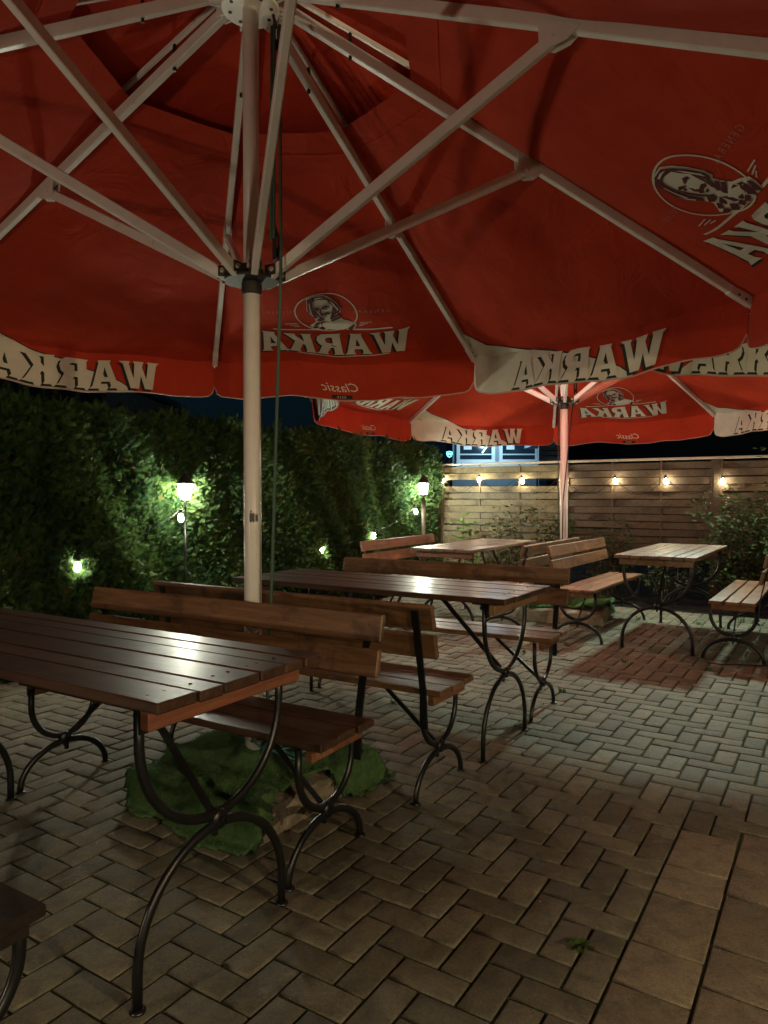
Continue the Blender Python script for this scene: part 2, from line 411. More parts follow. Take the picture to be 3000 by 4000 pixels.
# ------------------------------------------------------------ big umbrella
R_, ZT, ZU, ZL = 2.65, 2.298, 3.383, 2.197
W_ = R_*math.sin(rad(22.5)); NAZ = 45
class Panel:
    """surface of the panel between tips k and k+1 (seen from inside, left tip is k+1)"""
    def __init__(s, k, zoff=.028):
        s.k = k
        pt = lambda j: Vector((R_*math.cos(rad(45*j)), R_*math.sin(rad(45*j)), ZT+zoff))
        s.L, s.Rt = pt(k+1), pt(k); s.Mid = (s.L+s.Rt)/2
        s.apex = Vector((0, 0, ZU+(ZU-ZT)*.1/(R_-.1)+zoff))
        s.eu = (s.Rt-s.L).normalized(); s.S = (s.apex-s.Mid).length; s.ev = (s.apex-s.Mid)/s.S
        n = s.eu.cross(s.ev).normalized(); s.n = n if n.z < 0 else -n      # points down / inwards
        out = s.Mid.copy(); out.z = 0; s.out = out.normalized()
    def sag(s, u, v):
        wv = max(1e-4, W_*(1-v/s.S)); q = min(1, abs(u)/wv); f = 1-v/s.S
        wr = noise.noise(Vector((u*2.1+s.k*7.3, v*1.4, 2.2)))*.038+noise.noise(Vector((u*5.3+s.k*3.1, v*3.0, 5)))*.012
        edge = max(0, 1-v/.5)
        tens = 0
        for sg in (-1, 1):
            dx, dy = u-sg*W_, v; rr_ = math.hypot(dx, dy)
            if rr_ < 1.2: tens += .005*math.exp(-rr_/.35)*min(1, rr_/.12)*math.sin(math.atan2(dy, abs(dx)+1e-6)*16+s.k)
        return (.058*f*f+.045*math.sin(PI*min(1, max(0, v)/1.8)))*(1-q*q)+wr*min(1, (1-q)*5)*min(1, f*2)+tens+.02*edge*(1-q**2)*math.sin(u*6+s.k)
    def at(s, u, v, off=0.0):
        if v >= 0:
            return s.Mid+s.eu*u+s.ev*v+s.n*(s.sag(u, v)+off)
        p = s.Mid+s.eu*u+s.n*s.sag(u, 0)
        wob = .018*math.sin(u*4.2+s.k*1.7)+.012*math.sin(u*9+s.k)
        f = -v/.27
        p = p+Vector((0, 0, v))+s.out*(wob*f-.03*f)
        return p-s.out*off
def val_depth(u):
    d = W_-.008-abs(u); r = .075
    return .275 if d > r else .275-r+math.sqrt(max(0, r*r-(r-max(0, d))**2))

def decal(pn, items, off):
    """items: list of (verts(u,v), faces) on a panel -> MB"""
    mb = MB()
    for V, F in items:
        mb.add([pn.at(u, v, off) for u, v in V], F)
    return mb
def strip(top, bot, n=24, rows=6, u0=-1, u1=1):
    V = []; F = []
    for i in range(n+1):
        u = u0+(u1-u0)*i/n; a, b_ = bot(u), top(u)
        for j in range(rows+1): V.append((u, a+(b_-a)*j/rows))
    for i in range(n):
        for j in range(rows):
            k = i*(rows+1)+j; F.append((k, k+rows+1, k+rows+2, k+1))
    return V, F
def ribbon(pts, wd):
    V = []; F = []
    for i, (x, y) in enumerate(pts):
        a = pts[max(0, i-1)]; b_ = pts[min(len(pts)-1, i+1)]; d = math.hypot(b_[0]-a[0], b_[1]-a[1]) or 1
        nx, ny = -(b_[1]-a[1])/d*wd/2, (b_[0]-a[0])/d*wd/2
        V += [(x+nx, y+ny), (x-nx, y-ny)]
    for i in range(len(pts)-1): F.append((2*i, 2*i+1, 2*i+3, 2*i+2))
    return V, F
def px(pts):   # emblem drawing units -> (u, v)
    return [((x-665)/540*.43-.02, .605+(265-y)/350*.40) for x, y in pts]

EMB_CREAM = [(530, 110), (590, 95), (680, 98), (730, 130), (775, 178), (802, 235), (790, 268), (760, 275), (775, 305), (800, 335), (860, 345), (915, 365), (903, 395), (870, 425), (800, 432), (660, 432), (560, 425), (515, 405), (495, 375), (530, 355), (558, 335), (552, 295), (518, 255), (508, 215), (518, 180), (526, 140)]
EMB_HAIR = [(536, 118), (593, 101), (677, 103), (726, 136), (768, 182), (794, 235), (780, 262), (750, 270), (738, 250), (742, 205), (712, 172), (695, 140), (640, 130), (600, 128), (574, 146), (566, 190), (568, 240), (584, 288), (568, 304), (545, 280), (517, 238), (518, 200), (530, 150)]
EMB_STRAND = [[(546, 150), (552, 148), (546, 200), (548, 245), (540, 240), (538, 200)], [(722, 150), (745, 178), (768, 215), (776, 245), (768, 246), (756, 214), (734, 180)], [(600, 112), (650, 110), (690, 120), (650, 118), (606, 120)], [(735, 160), (756, 190), (782, 232), (778, 238), (750, 196)], [(530, 210), (536, 240), (556, 272), (550, 276), (530, 246)]]
EMB_DARK = [
 [(573, 203), (600, 195), (620, 206), (612, 214), (592, 209)], [(642, 203), (675, 190), (706, 197), (702, 207), (672, 205), (648, 214)],
 [(584, 218), (604, 214), (612, 220), (598, 226)], [(652, 216), (676, 212), (692, 219), (670, 225)],
 [(624, 214), (633, 216), (628, 246), (642, 256), (622, 260), (612, 248)],
 [(616, 268), (650, 260), (676, 254), (704, 264), (690, 272), (655, 271), (630, 279)],
 [(640, 285), (668, 282), (662, 290), (645, 291)], [(575, 205), (586, 240), (606, 275), (634, 302), (628, 306), (596, 282), (574, 245)],
 [(735, 215), (742, 240), (722, 275), (700, 300), (690, 306), (716, 262)],
 [(570, 318), (610, 300), (640, 312), (625, 326), (590, 330)], [(700, 285), (745, 262), (752, 272), (708, 300)],
 [(690, 308), (760, 288), (764, 298), (700, 322)], [(694, 330), (770, 310), (778, 320), (700, 345)],
 [(540, 360), (580, 345), (590, 358), (556, 374)], [(515, 385), (555, 380), (570, 398), (530, 400)], [(596, 350), (640, 340), (630, 362), (604, 372)],
 [(570, 405), (615, 385), (640, 402), (600, 420)], [(650, 350), (684, 362), (680, 392), (655, 384)], [(700, 365), (735, 355), (742, 368), (706, 380)],
 [(750, 350), (790, 345), (800, 358), (756, 364)], [(700, 390), (750, 378), (756, 388), (710, 404)], [(765, 380), (815, 365), (820, 377), (775, 392)],
 [(770, 402), (840, 372), (850, 384), (800, 424)], [(830, 410), (880, 375), (896, 382), (860, 424)], [(700, 414), (750, 402), (760, 416), (712, 426)],
 [(812, 352), (850, 356), (846, 364), (818, 362)], [(650, 405), (690, 402), (690, 418), (655, 424)]]

def arc(u, base): return base-.055*(1-(u/.55)**2)
def umbrella_proto():
    root = empty('beer_umbrella')
    # pole
    mb = MB(); mb.tube([(0, 0, .10), (0, 0, ZL-.06)], .037, 24); mb.tube([(0, 0, ZL-.06), (0, 0, ZU+.12)], .034, 24)
    mb.build('pole', M['white_metal'], root, True)
    mb = MB(); mb.lathe([(.0375, .62), (.0378, .625), (.0378, .70), (.0375, .705)], n=24); mb.build('pole_sticker', M['rusty'], root, True)
    mb = MB(); mb.lathe([(.0373, 1.04), (.0376, 1.045), (.0376, 1.075), (.0373, 1.08)], n=24)
    # lower hub: collar, ring plate, lugs
    h = MB(); h.lathe([(.036, ZL-.075), (.043, ZL-.07), (.043, ZL-.025), (.040, ZL-.02)], n=24)
    h.lathe([(.05, ZL-.02), (.115, ZL-.02), (.118, ZL-.014), (.115, ZL-.008), (.05, ZL-.008)], n=32)
    for k in range(8):
        for s_ in (-1, 1):
            a = rad(45*k); c = Vector((math.cos(a), math.sin(a), 0)); t_ = Vector((-c.y, c.x, 0))
            h.box(c*.115+t_*s_*.022+Vector((0, 0, ZL+.012)), (.055, .006, .045), Matrix.Rotation(a, 3, 'Z'), 0, .002)
    h.lathe([(.038, ZL-.008), (.05, ZL), (.05, ZL+.05), (.036, ZL+.055)], n=24)
    hub = h.build('lower_hub', M['galv'], root)
    for k in range(8):
        h = MB(); a = rad(45*k); c = Vector((math.cos(a), math.sin(a), 0)); t_ = Vector((-c.y, c.x, 0))
        h.tube([c*.125+t_*.032+Vector((0, 0, ZL+.012)), c*.125-t_*.032+Vector((0, 0, ZL+.012))], .011, 10)
        h.build('bolt', M['rusty'], hub)
    # upper hub
    h = MB(); h.lathe([(.035, ZU-.055), (.12, ZU-.055), (.125, ZU-.05), (.125, ZU-.045), (.06, ZU-.04), (.06, ZU+.05), (.12, ZU+.055), (.12, ZU+.062), (.03, ZU+.066)], n=32)
    for k in range(8):
        for s_ in (-1, 1):
            a = rad(45*k); c = Vector((math.cos(a), math.sin(a), 0)); t_ = Vector((-c.y, c.x, 0))
            h.box(c*.13+t_*s_*.026+Vector((0, 0, ZU-.018)), (.07, .007, .06), Matrix.Rotation(a, 3, 'Z'), 0, .002)
    hub = h.build('upper_hub', M['white_metal'], root)
    for k in range(8):
        h = MB(); a = rad(45*k+22.5); h.lathe([(.008, ZU-.058), (.008, ZU-.054)], (.09*math.cos(a), .09*math.sin(a), 0), 10)
        h.build('bolt', M['black'], hub)
    # ribs, struts
    for k in range(8):
        a = rad(45*k); c = Vector((math.cos(a), math.sin(a), 0)); t_ = Vector((-c.y, c.x, 0))
        P0 = c*.12+Vector((0, 0, ZU-.01)); P1 = c*R_+Vector((0, 0, ZT))
        d = (P1-P0).normalized(); up = d.cross(t_); up = up if up.z > 0 else -up
        r_ = MB(); r_.bar(P0, P1, .034, .050, up, 0, .004); r_.bar(P1-d*.16, P1+d*.02, .040, .057, up, 0, .004)
        rib = r_.build('rib', M['white_metal'], root)
        J = P0+(P1-P0)*.475-up*.050
        b_ = MB()
        for s_ in (-1, 1):
            q = [J-d*.075+up*.05, J+d*.085+up*.05, J+d*.06-up*.0, J+d*.015-up*.032, J-d*.035-up*.03]
            V = [p+t_*s_*.0185 for p in q]+[p+t_*s_*.0215 for p in q]
            b_.add(V, [(0, 1, 2, 3, 4), (9, 8, 7, 6, 5)]+[(i, (i+1) % 5, (i+1) % 5+5, i+5) for i in range(5)])
        b_.tube([J-t_*.026, J+t_*.026], .007, 8)
        b_.build('bracket', M['white_metal'], rib)
        b_ = MB(); e_ = P1-d*.10-up*.012
        b_.tube([e_-t_*.022, e_+t_*.022], .007, 8); b_.tube([e_+d*.05-t_*.022, e_+d*.05+t_*.022], .007, 8); b_.build('rivet', M['black'], rib)
        S0 = c*.128+Vector((0, 0, ZL+.010)); ds = (J-S0).normalized(); us = ds.cross(t_); us = us if us.z > 0 else -us
        r_ = MB(); r_.bar(S0-ds*.03, J, .030, .044, us, 0, .004)
        r_.build('strut', M['white_metal'], root)
        q0 = c*.14+Vector((0, 0, ZU+.055)); q1 = c*.80+Vector((0, 0, ZU-.195))
        r_ = MB(); r_.bar(q0, q1, .018, .022, (0, 0, 1), 0, .002); cr = r_.build('cap_rib', M['white_metal'], root)
        hk = q0+(q1-q0)*.45; r_ = MB(); r_.bar(hk+Vector((0, 0, .03)), hk-Vector((0, 0, .13)), .012, .012, c)
        r_.build('hook', M['black'], cr)
    # canopy
    vent = R_  # opening radius .71 -> v
    for k in range(8):
        pn = Panel(k); mb = MB(); V = []; F = []; nu, nv = 34, 34; vmax = pn.S*(1-.72/R_)
        for j in range(nv+1):
            v_ = vmax*j/nv; wv = W_*(1-v_/pn.S)
            for i in range(nu+1): V.append(pn.at(-wv+2*wv*i/nu, v_))
        for j in range(nv):
            for i in range(nu):
                q = j*(nu+1)+i; F.append((q, q+1, q+nu+2, q+nu+1))
        mb.add(V, F); panel = mb.build('canopy_panel', M['red'], root, True)
        # seam tape near the vent opening
        sv = pn.S*(1-.86/R_)
        for sgn in (-1, 1):       # stitched seams beside the ribs
            pts_ = [(sgn*(W_*(1-vv/pn.S)-.045), vv) for vv in [vmax*(.02+.94*i/24) for i in range(25)]]
            decal(pn, [ribbon(pts_, .004)], .0025).build('stitch_line', M['red_dark'], panel)
        decal(pn, [ribbon([(-W_*(1-sv/pn.S)*.985*(1-2*i/20), sv) for i in range(21)], .012)], .004).build('seam', M['red_dark'], panel)
        mb = MB(); V = []; F = []; nu, nv = 48, 8
        for i in range(nu+1):
            u = -W_+.006+(2*W_-.012)*i/nu; dp = val_depth(u)
            for j in range(nv+1): V.append(pn.at(u, -dp*j/nv-1e-6))
        for i in range(nu):
            for j in range(nv):
                q = i*(nv+1)+j; F.append((q, q+1, q+nv+2, q+nv+1))
        mb.add(V, F); val = mb.build('valance', M['red'], root, True)
        e_ = [pn.at(-W_+.006+(2*W_-.012)*i/60, -val_depth(-W_+.006+(2*W_-.012)*i/60)) for i in range(61)]
        mb = MB(); mb.tube(e_, .0045, 5); mb.build('piping', M['piping'], val, True)
        e_ = word_polys('WARKA', .20 if k % 2 == 0 else .235, 1.13)
        if k % 2 == 0:
            # white swoosh over the rim on the left part, lettering on the valance
            cv = [(-1.2, .38), (-.97, .33), (-.88, .26), (-.76, .15), (-.64, .10), (-.54, .055), (-.43, .0), (-.30, -.035), (-.1, -.075), (.1, -.135), (.25, -.20), (.36, -.28)]
            def top(u):
                for (x0, y0), (x1, y1) in zip(cv, cv[1:]):
                    if x0 <= u <= x1: return y0+(y1-y0)*(u-x0)/(x1-x0)
                return -.28
            lim = lambda u, v_: max(-W_*(1-max(0, v_)/pn.S)+.012, u)
            items = []
            V, F = strip(lambda u: min(-.002, top(u)), lambda u: max(-val_depth(u)+.004, -.275), 60, 8, -W_+.008, .34); items.append((V, F))
            V, F = strip(lambda u: max(.001, top(u)), lambda u: .0005, 60, 12, -W_+.008, -.43); V = [(lim(u, v_), v_) for u, v_ in V]; items.append((V, F))
            decal(pn, items, .0042).build('white_print', M['cream'], val, True)
            E = [ribbon([(u_, top(u_)) for u_ in [-.95+.0325*i for i in range(40)] if top(u_) > -.27], .008)]
            decal(pn, E, .0052).build('print_edge', M['ink'], val)
            f = lambda V, du, dv: [(-x*1.0+du-.015, y-.152+dv) for x, y in V]
            decal(pn, [(f(V, -.019, -.016), F) for V, F in e_], .0064).build('lettering_shadow', M['ink'], val)
            decal(pn, [(f(V, 0, 0), F) for V, F in e_], .0086).build('lettering', M['cream'], val)
            # the same print on the outer face
            decal(pn, items, -.003).build('white_print', M['cream'], val, True)
            decal(pn, [(f(V, -.019, -.016), F) for V, F in e_], -.0052).build('lettering_shadow', M['ink'], val)
            decal(pn, [(f(V, 0, 0), F) for V, F in e_], -.0072).build('lettering', M['cream'], val)
        else:
            def f(V, du, dv, lift=0):
                out = []
                for x, y in V:
                    u = -x; hh = 1+.18*(u/.55)**2
                    out.append((u+du-.01, arc(u, .305)+y*hh+dv))
                return out
            decal(pn, [(f(V, -.019, -.016), F) for V, F in e_], .0035).build('lettering_shadow', M['ink'], panel)
            decal(pn, [(f(V, 0, 0), F) for V, F in e_], .0055).build('lettering', M['cream'], panel)
            it = [ribbon([(u_, arc(u_, .475)) for u_ in [-.43+.86*i/24 for i in range(25)]], .013),
                  ribbon([(u_, arc(u_, .165)) for u_ in [-.40+.78*i/24 for i in range(25)]], .010)]
            ov = [(665+270*math.cos(2*PI*i/48), 265+178*math.sin(2*PI*i/48)) for i in range(49)]
            it.append(ribbon(px(ov), .009))
            for sx in (-1, 1):
                for q_ in range(3):
                    xa = 665+sx*(282+q_*-8); it.append(ribbon(px([(xa, 350+q_*18), (xa+sx*(105-q_*28), 342+q_*14+(8 if sx < 0 else 0))]), .006))
            decal(pn, it, .004).build('print_rule', M['cream'], panel)
            decal(pn, [poly_tris([refine(px(EMB_CREAM), .03)])], .0045).build('emblem', M['cream'], panel)
            def fat(q_, k_=1.35):
                cx_ = sum(p_[0] for p_ in q_)/len(q_); cy_ = sum(p_[1] for p_ in q_)/len(q_)
                return [(cx_+(p_[0]-cx_)*(1+(k_-1)*.4), cy_+(p_[1]-cy_)*k_) for p_ in q_]
            its = [poly_tris([refine(px(EMB_HAIR), .03)])]+[poly_tris([px(fat(q_))]) for q_ in EMB_DARK]
            decal(pn, its, .0105).build('emblem_lines', M['maroon'], panel)
            decal(pn, [poly_tris([px(q_)]) for q_ in EMB_STRAND], .0125).build('emblem_strands', M['cream'], panel)
            for txt, cu, cv_ in (('GENERAL', .30, .63), ('PULASKI', -.34, .64)):
                V, F = text_mesh(txt, .045, 0, 1.5); V = [(-x+cu, y+cv_-.12*(x*x)) for x, y in V]
                decal(pn, [(V, F)], .004).build('small_lettering', M['faint'], panel)
            V, F = text_mesh('Classic', .105, .45, 1.0); V = [(-x, y*.9-.180) for x, y in V]
            decal(pn, [(V, F)], .004).build('script_lettering', M['cream'], val)
            bx_ = [(-.075, -.236), (.085, -.236), (.085, -.264), (-.075, -.264)]
            decal(pn, [(bx_, [(0, 1, 2, 3)])], .004).build('print_box', M['ink'], val)
            V, F = text_mesh('BEER', .024, 0, 1.5); V = [(-x, y-.250) for x, y in V]
            decal(pn, [(V, F)], .0065).build('box_lettering', M['cream'], val)
    # vent cap
    mb = MB(); V = []; F = []; nr = 5
    for k in range(8):
        for j in range(nr+1):
            r = .05+(1.0-.05)*j/nr
            for q_ in range(2):
                pass
    ring = []
    for j in range(nr+1):
        r = .05+.93*j/nr
        for k in range(8):
            for s_ in range(4):
                a0 = rad(45*k); a1 = rad(45*(k+1)); f_ = s_/4
                x = r*(math.cos(a0)*(1-f_)+math.cos(a1)*f_); y = r*(math.sin(a0)*(1-f_)+math.sin(a1)*f_)
                V.append((x, y, ZU+.11-(ZU-ZT)/(R_)*r*.85-.02*math.sin(PI*f_)*r))
    for j in range(nr):
        for i in range(32):
            a_ = j*32+i; b2 = j*32+(i+1) % 32; F.append((a_, b2, b2+32, a_+32))
    mb.add(V, F); mb.build('vent_cap', M['red_dark'], root, True)
    # pulleys
    for (zz, nm) in ((ZU-.17, 'pulley'), (ZL+.13, 'pulley')):
        mb = MB(); c = Vector((.095, -.02, zz))
        mb.box(c, (.012, .05, .11), None, 0, .004); mb.box(c+Vector((.022, 0, 0)), (.012, .05, .11), None, 0, .004)
        mb.lathe([(.022, -.01), (.026, -.006), (.018, 0), (.026, .006), (.022, .01)], c+Vector((.011, 0, -.02)), 14, 0, Matrix.Rotation(PI/2, 3, 'Y'))
        mb.bar(c+Vector((.011, 0, .05)), c+Vector((0, .01, .11)), .01, .01); mb.build(nm, M['black'], root)
    return root

U = umbrella_proto()
def place_umb(o, x, y, dz, rot, tilt=(0, 0)):
    o.location = (x, y, dz); o.rotation_mode = 'XYZ'
    o.rotation_euler = (tilt[0], tilt[1], rad(rot))
place_umb(U, -.554, 3.0, .033, 16.71); U.scale = (.9737,)*3
tag(U, 'large open red beer umbrella with white ribs overhead, its pole in the left foreground', 'umbrella', 'red beer umbrellas')
U2 = copy_tree(U); place_umb(U2, 1.885, 7.45, -.045, -11.2); U2.scale = (1.045,)*3
tag(U2, 'bright lit red beer umbrella farther back, its pole behind the orange bench', 'umbrella', 'red beer umbrellas')
U2.rotation_euler[0] = rad(-1.8)
mb = MB()
for (a0, a1, z0, z1) in ((-10, 24, 1.148, 1.186), (28, 46, 1.150, 1.180), (-6, 6, 1.190, 1.196)):
    V = []
    for i in range(7):
        a = rad(-90-16.71+a0+(a1-a0)*i/6); V += [(.0378*math.cos(a), .0378*math.sin(a), z0+.004*math.cos(i*2)), (.0378*math.cos(a), .0378*math.sin(a), z1-.004*math.cos(i*3))]
    mb.add(V, [(2*i, 2*i+2, 2*i+3, 2*i+1) for i in range(6)])
mb.build('sticker_remains', M['sticker'], U)

def rope_pts(p, q, sagm=0, n=12): 
    p = Vector(p); q = Vector(q); return [p+(q-p)*i/n+Vector((0, 0, -sagm*math.sin(PI*i/n))) for i in range(n+1)]
mb = MB(); mb.tube([(-.457, 2.94, 3.17), (-.462, 2.94, 2.31)], .006, 6); mb.tube([(-.443, 2.92, 3.17), (-.448, 2.92, 2.31)], .006, 6)
mb.tube([(-.419, 2.90, 3.15), (-.414, 2.88, 2.17), (-.458, 2.92, 1.0), (-.492, 2.94, .22)], .0065, 6)
tag(mb.build('umbrella_rope', M['rope'], None, True), 'thin green rope hanging beside the near white umbrella pole', 'rope')
mb = MB(); mb.tube([(1.96, 7.40, 2.25), (1.85, 7.36, 1.2), (1.85, 7.38, .2)], .006, 6); mb.tube([(1.80, 7.38, 2.3), (1.81, 7.38, .3)], .005, 6)
tag(mb.build('umbrella_rope', M['black'], None, True), 'thin dark rope hanging beside the far white umbrella pole', 'rope')

# ------------------------------------------------------------ umbrella bases: concrete and turf
def base(cx, cy, rz, label_c, label_t, seed, open_side, hz=.105, half=.36):
    root_c = MB(); rg = random.Random(seed)
    n = 14
    # rough-edged concrete slab
    top = []; V = []; F = []
    per = []
    for side in range(4):
        for i in range(n):
            s_ = -1+2*i/n
            x, y = [(s_, -1), (1, s_), (-s_, 1), (-1, -s_)][side]
            per.append((x, y))
    m_ = len(per)
    for lvl, (sc_, zz) in enumerate(((1.0, -.01), (1.0, hz*.5), (.985, hz*.9), (.95, hz), (0.5, hz+.004))):
        for i, (x, y) in enumerate(per):
            j = noise.noise(Vector((x*3, y*3, lvl*.7+seed)))*.02
            V.append(((x*half)*sc_+x*j, (y*half)*sc_+y*j, zz+(noise.noise(Vector((x*5, y*5, 3)))*.008 if lvl > 1 else 0)))
    for l in range(4):
        for i in range(m_):
            j = (i+1) % m_; F.append((l*m_+i, l*m_+j, (l+1)*m_+j, (l+1)*m_+i))
    F.append(tuple(4*m_+i for i in range(m_)))
    root_c.add(V, F); o = root_c.build('concrete_slab', M['concrete']); o.location = (cx, cy, 0); o.rotation_euler[2] = rz
    tag(o, label_c, 'concrete slab', 'concrete slabs under the umbrellas')
    # turf cloth draped on top
    n = 90; ext = .62; V = []; keep = {}
    def hgt(x, y):
        d = max(abs(x), abs(y))-half
        fold = noise.noise(Vector((x*3.1+seed, y*3.1, 1)))*.030+noise.noise(Vector((x*8+seed, y*8, 4)))*.010
        rdg = abs(noise.noise(Vector((x*2.2+seed*3, y*2.2, 9))))
        topz = hz+.035+fold*.8+(.045-rdg*.22 if rdg < .205 else 0)+.04*math.exp(-(x*x+y*y)/.03)
        if d < .01: return topz
        k_ = min(1, (d-.01)/.055); k_ = k_*k_*(3-2*k_)
        return topz*(1-k_)+(.016+abs(fold)*.35)*k_
    idx = {}
    for i in range(n+1):
        for j in range(n+1):
            x = -ext+2*ext*i/n; y = -ext+2*ext*j/n
            ang = math.atan2(y, x); r = max(abs(x), abs(y))
            lim = .43+.085*noise.noise(Vector((math.cos(ang)*1.6, math.sin(ang)*1.6, seed)))+.022*noise.noise(Vector((x*14, y*14, seed)))
            for (oa, ow, od) in open_side:
                dd = (ang-oa+PI) % (2*PI)-PI; lim -= od*math.exp(-(dd/ow)**2)
            if r > lim: continue
            if x*x+y*y < .036**2: continue
            idx[(i, j)] = len(V); V.append((x+noise.noise(Vector((x*6, y*6, 7)))*.012, y, hgt(x, y)))
    F = [(idx[(i, j)], idx[(i+1, j)], idx[(i+1, j+1)], idx[(i, j+1)]) for i in range(n) for j in range(n) if all(k_ in idx for k_ in ((i, j), (i+1, j), (i+1, j+1), (i, j+1)))]
    mb = MB(); mb.add(V, F); t_ = mb.build('turf_mat', M['turf'], None, True); t_.location = (cx, cy, 0); t_.rotation_euler[2] = rz
    md = t_.modifiers.new('thick', 'SOLIDIFY'); md.thickness = .012; md.offset = -1
    tag(t_, label_t, 'turf mat', 'green turf mats over umbrella bases')
    # fibres
    P = np.array(V)[np.random.default_rng(seed).integers(0, len(V), 16000)]+np.random.default_rng(seed+1).normal(0, .008, (16000, 3))*[1, 1, 0]
    rg2 = np.random.default_rng(seed+2); n_ = len(P); d = rg2.normal(0, .006, (n_, 3)); d[:, 2] = rg2.uniform(.006, .014, n_)
    s_ = rg2.normal(0, 1, (n_, 3)); s_ /= np.linalg.norm(s_, axis=1)[:, None]; s_ *= .0012
    V2 = np.concatenate([P-s_, P+s_, P+d]); F2 = np.stack([np.arange(n_), np.arange(n_)+n_, np.arange(n_)+2*n_], 1)
    f_ = fast_mesh('pile', V2, F2, M['turf'], t_); tag(f_, kind='stuff')
    return o
base(-.556, 3.03, TH, 'rough concrete base slab under the near umbrella pole', 'crumpled green artificial turf draped over the near umbrella base', 3, [(-.25, .35, .10), (PI*1.2, .3, .08)])
base(1.90, 7.42, TH+.15, 'rough concrete base slab under the far umbrella pole', 'green artificial turf draped over the far umbrella base', 11, [(-PI*.5, .9, .17)], .12, .42)
# coil of teal rope on the near turf
mb = MB(); rg = random.Random(4)
for k in range(7):
    pts = []; ax, ay = rg.uniform(.10, .19), rg.uniform(.045, .085); cx, cy = -.36+rg.uniform(-.03, .03), 2.93+rg.uniform(-.03, .03); ph = rg.uniform(-.5, .2)
    for i in range(36):
        a = 2*PI*i/36; x = ax*math.cos(a); y = ay*math.sin(a)
        pts.append((cx+x*math.cos(ph)-y*math.sin(ph), cy+x*math.sin(ph)+y*math.cos(ph), .215+.012*k*.5+.02*math.sin(a*2+k)+.02*rg.random()*.3))
    mb.tube(pts, .0045, 6, closed=True)
mb.tube([(-.50, 3.03, .30), (-.52, 2.98, .24), (-.47, 2.93, .21), (-.40, 2.95, .22)], .0045, 6)
tag(mb.build('rope_coil', M['teal_rope'], None, True), 'loose coil of teal rope lying on the green turf by the near pole', 'rope')

# ------------------------------------------------------------ tables and benches
def arch(hw, z0, z1, n=22):
    """half-ring in the y-z plane from (-hw,z0) up to z1 and back (z1>z0) or inverted"""
    h = z1-z0; r = hw; s_ = 1 if h > 0 else -1
    st = abs(h)-r; pts = []
    if st > 0: pts.append((0, -hw, z0))
    rz = r if st > 0 else abs(h)
    zc = z0+s_*max(0, st)
    for i in range(n+1):
        a = PI*i/n; pts.append((0, -hw*math.cos(a), zc+s_*rz*math.sin(a)))
    if st > 0: pts.append((0, hw, z0))
    return [Vector(p) for p in pts]
def leg_frame(x, hw_up, hw_dn, zhub, ztop, root, inward):
    mb = MB(); r = .0142
    off = Vector((x, 0, 0))
    mb.tube([p+off for p in arch(hw_dn, .006, zhub-r)], r, 8, nrm=(1, 0, 0), flat=.75)
    mb.tube([p+off for p in arch(hw_up, ztop, zhub+r)], r, 8, nrm=(1, 0, 0), flat=.75)
    for s_ in (-1, 1): mb.lathe([(.02, 0), (.021, .004), (.013, .008)], (x, s_*hw_dn, 0), 10)
    mb.lathe([(.001, -.014), (.026, -.014), (.028, -.008), (.028, .008), (.026, .014), (.001, .014)], (x, 0, zhub), 14, 0, Matrix.Rotation(PI/2, 3, 'Y'))
    fr = mb.build('leg_frame', M['steel'], root, True)
    mb = MB(); mb.tube([(x-.02, 0, zhub), (x+.02, 0, zhub)], .009, 6); mb.bar((x-inward*.012, 0, zhub+.0), (x-inward*.012, 0, zhub-.05), .016, .012); mb.build('bolt', M['steel'], fr)
    return fr
def slats(ws, gap, L, th, z, rg, bev=.004):
    mb = MB(); tot = sum(ws)+gap*(len(ws)-1); y = -tot/2
    for w_ in ws:
        dl = rg.uniform(-.004, .004)
        mb.box((dl, y+w_/2, z-th/2+rg.uniform(-.0012, .0012)), (L, w_, th), None, 0, bev); y += w_+gap
    return mb
def make_table(wood, beam, seed):
    root = empty('beer_table'); rg = random.Random(seed); H, L = .784, 1.70
    tb = slats([.121, .081, .130, .102, .077, .080], .006, L, .028, H, rg); y = -.3105
    for w_ in [.121, .081, .130, .102, .077, .080]:
        for s_ in (-1, 1):
            for q in ((.3, .7) if w_ > .1 else (.5,)):
                tb.lathe([(.0045, H-.001), (.0045, H+.0012), (.002, H+.0014)], (s_*.770+rg.uniform(-.004, .004), y+w_*q, 0), 8, 1)
        y += w_+.006
    tb.build('tabletop', [wood, M['galv']], root)
    for s_ in (-1, 1):
        mb = MB(); mb.box((s_*.770, 0, H-.030-.027), (.032, .57, .054), None, 0, .003); mb.build('crossbeam', beam, root)
        leg_frame(s_*.723, .262, .272, .372, H-.03, root, s_)
        mb = MB(); mb.bar((s_*.70, 0, .385), (s_*.33, 0, H-.032), .022, .010, (0, 1, 0)); mb.bar((s_*.33, -.02, H-.032), (s_*.25, -.02, H-.032), .05, .006)
        mb.build('brace', M['steel'], root)
        mb = MB()
        for q in (-1, 1): mb.box((s_*.72, q*.262, H-.034), (.10, .045, .006)); mb.bar((s_*.742, q*.262, H-.034), (s_*.742, q*.262, H-.10), .03, .006, (1, 0, 0))
        mb.build('corner_plate', M['steel'], root)
    return root
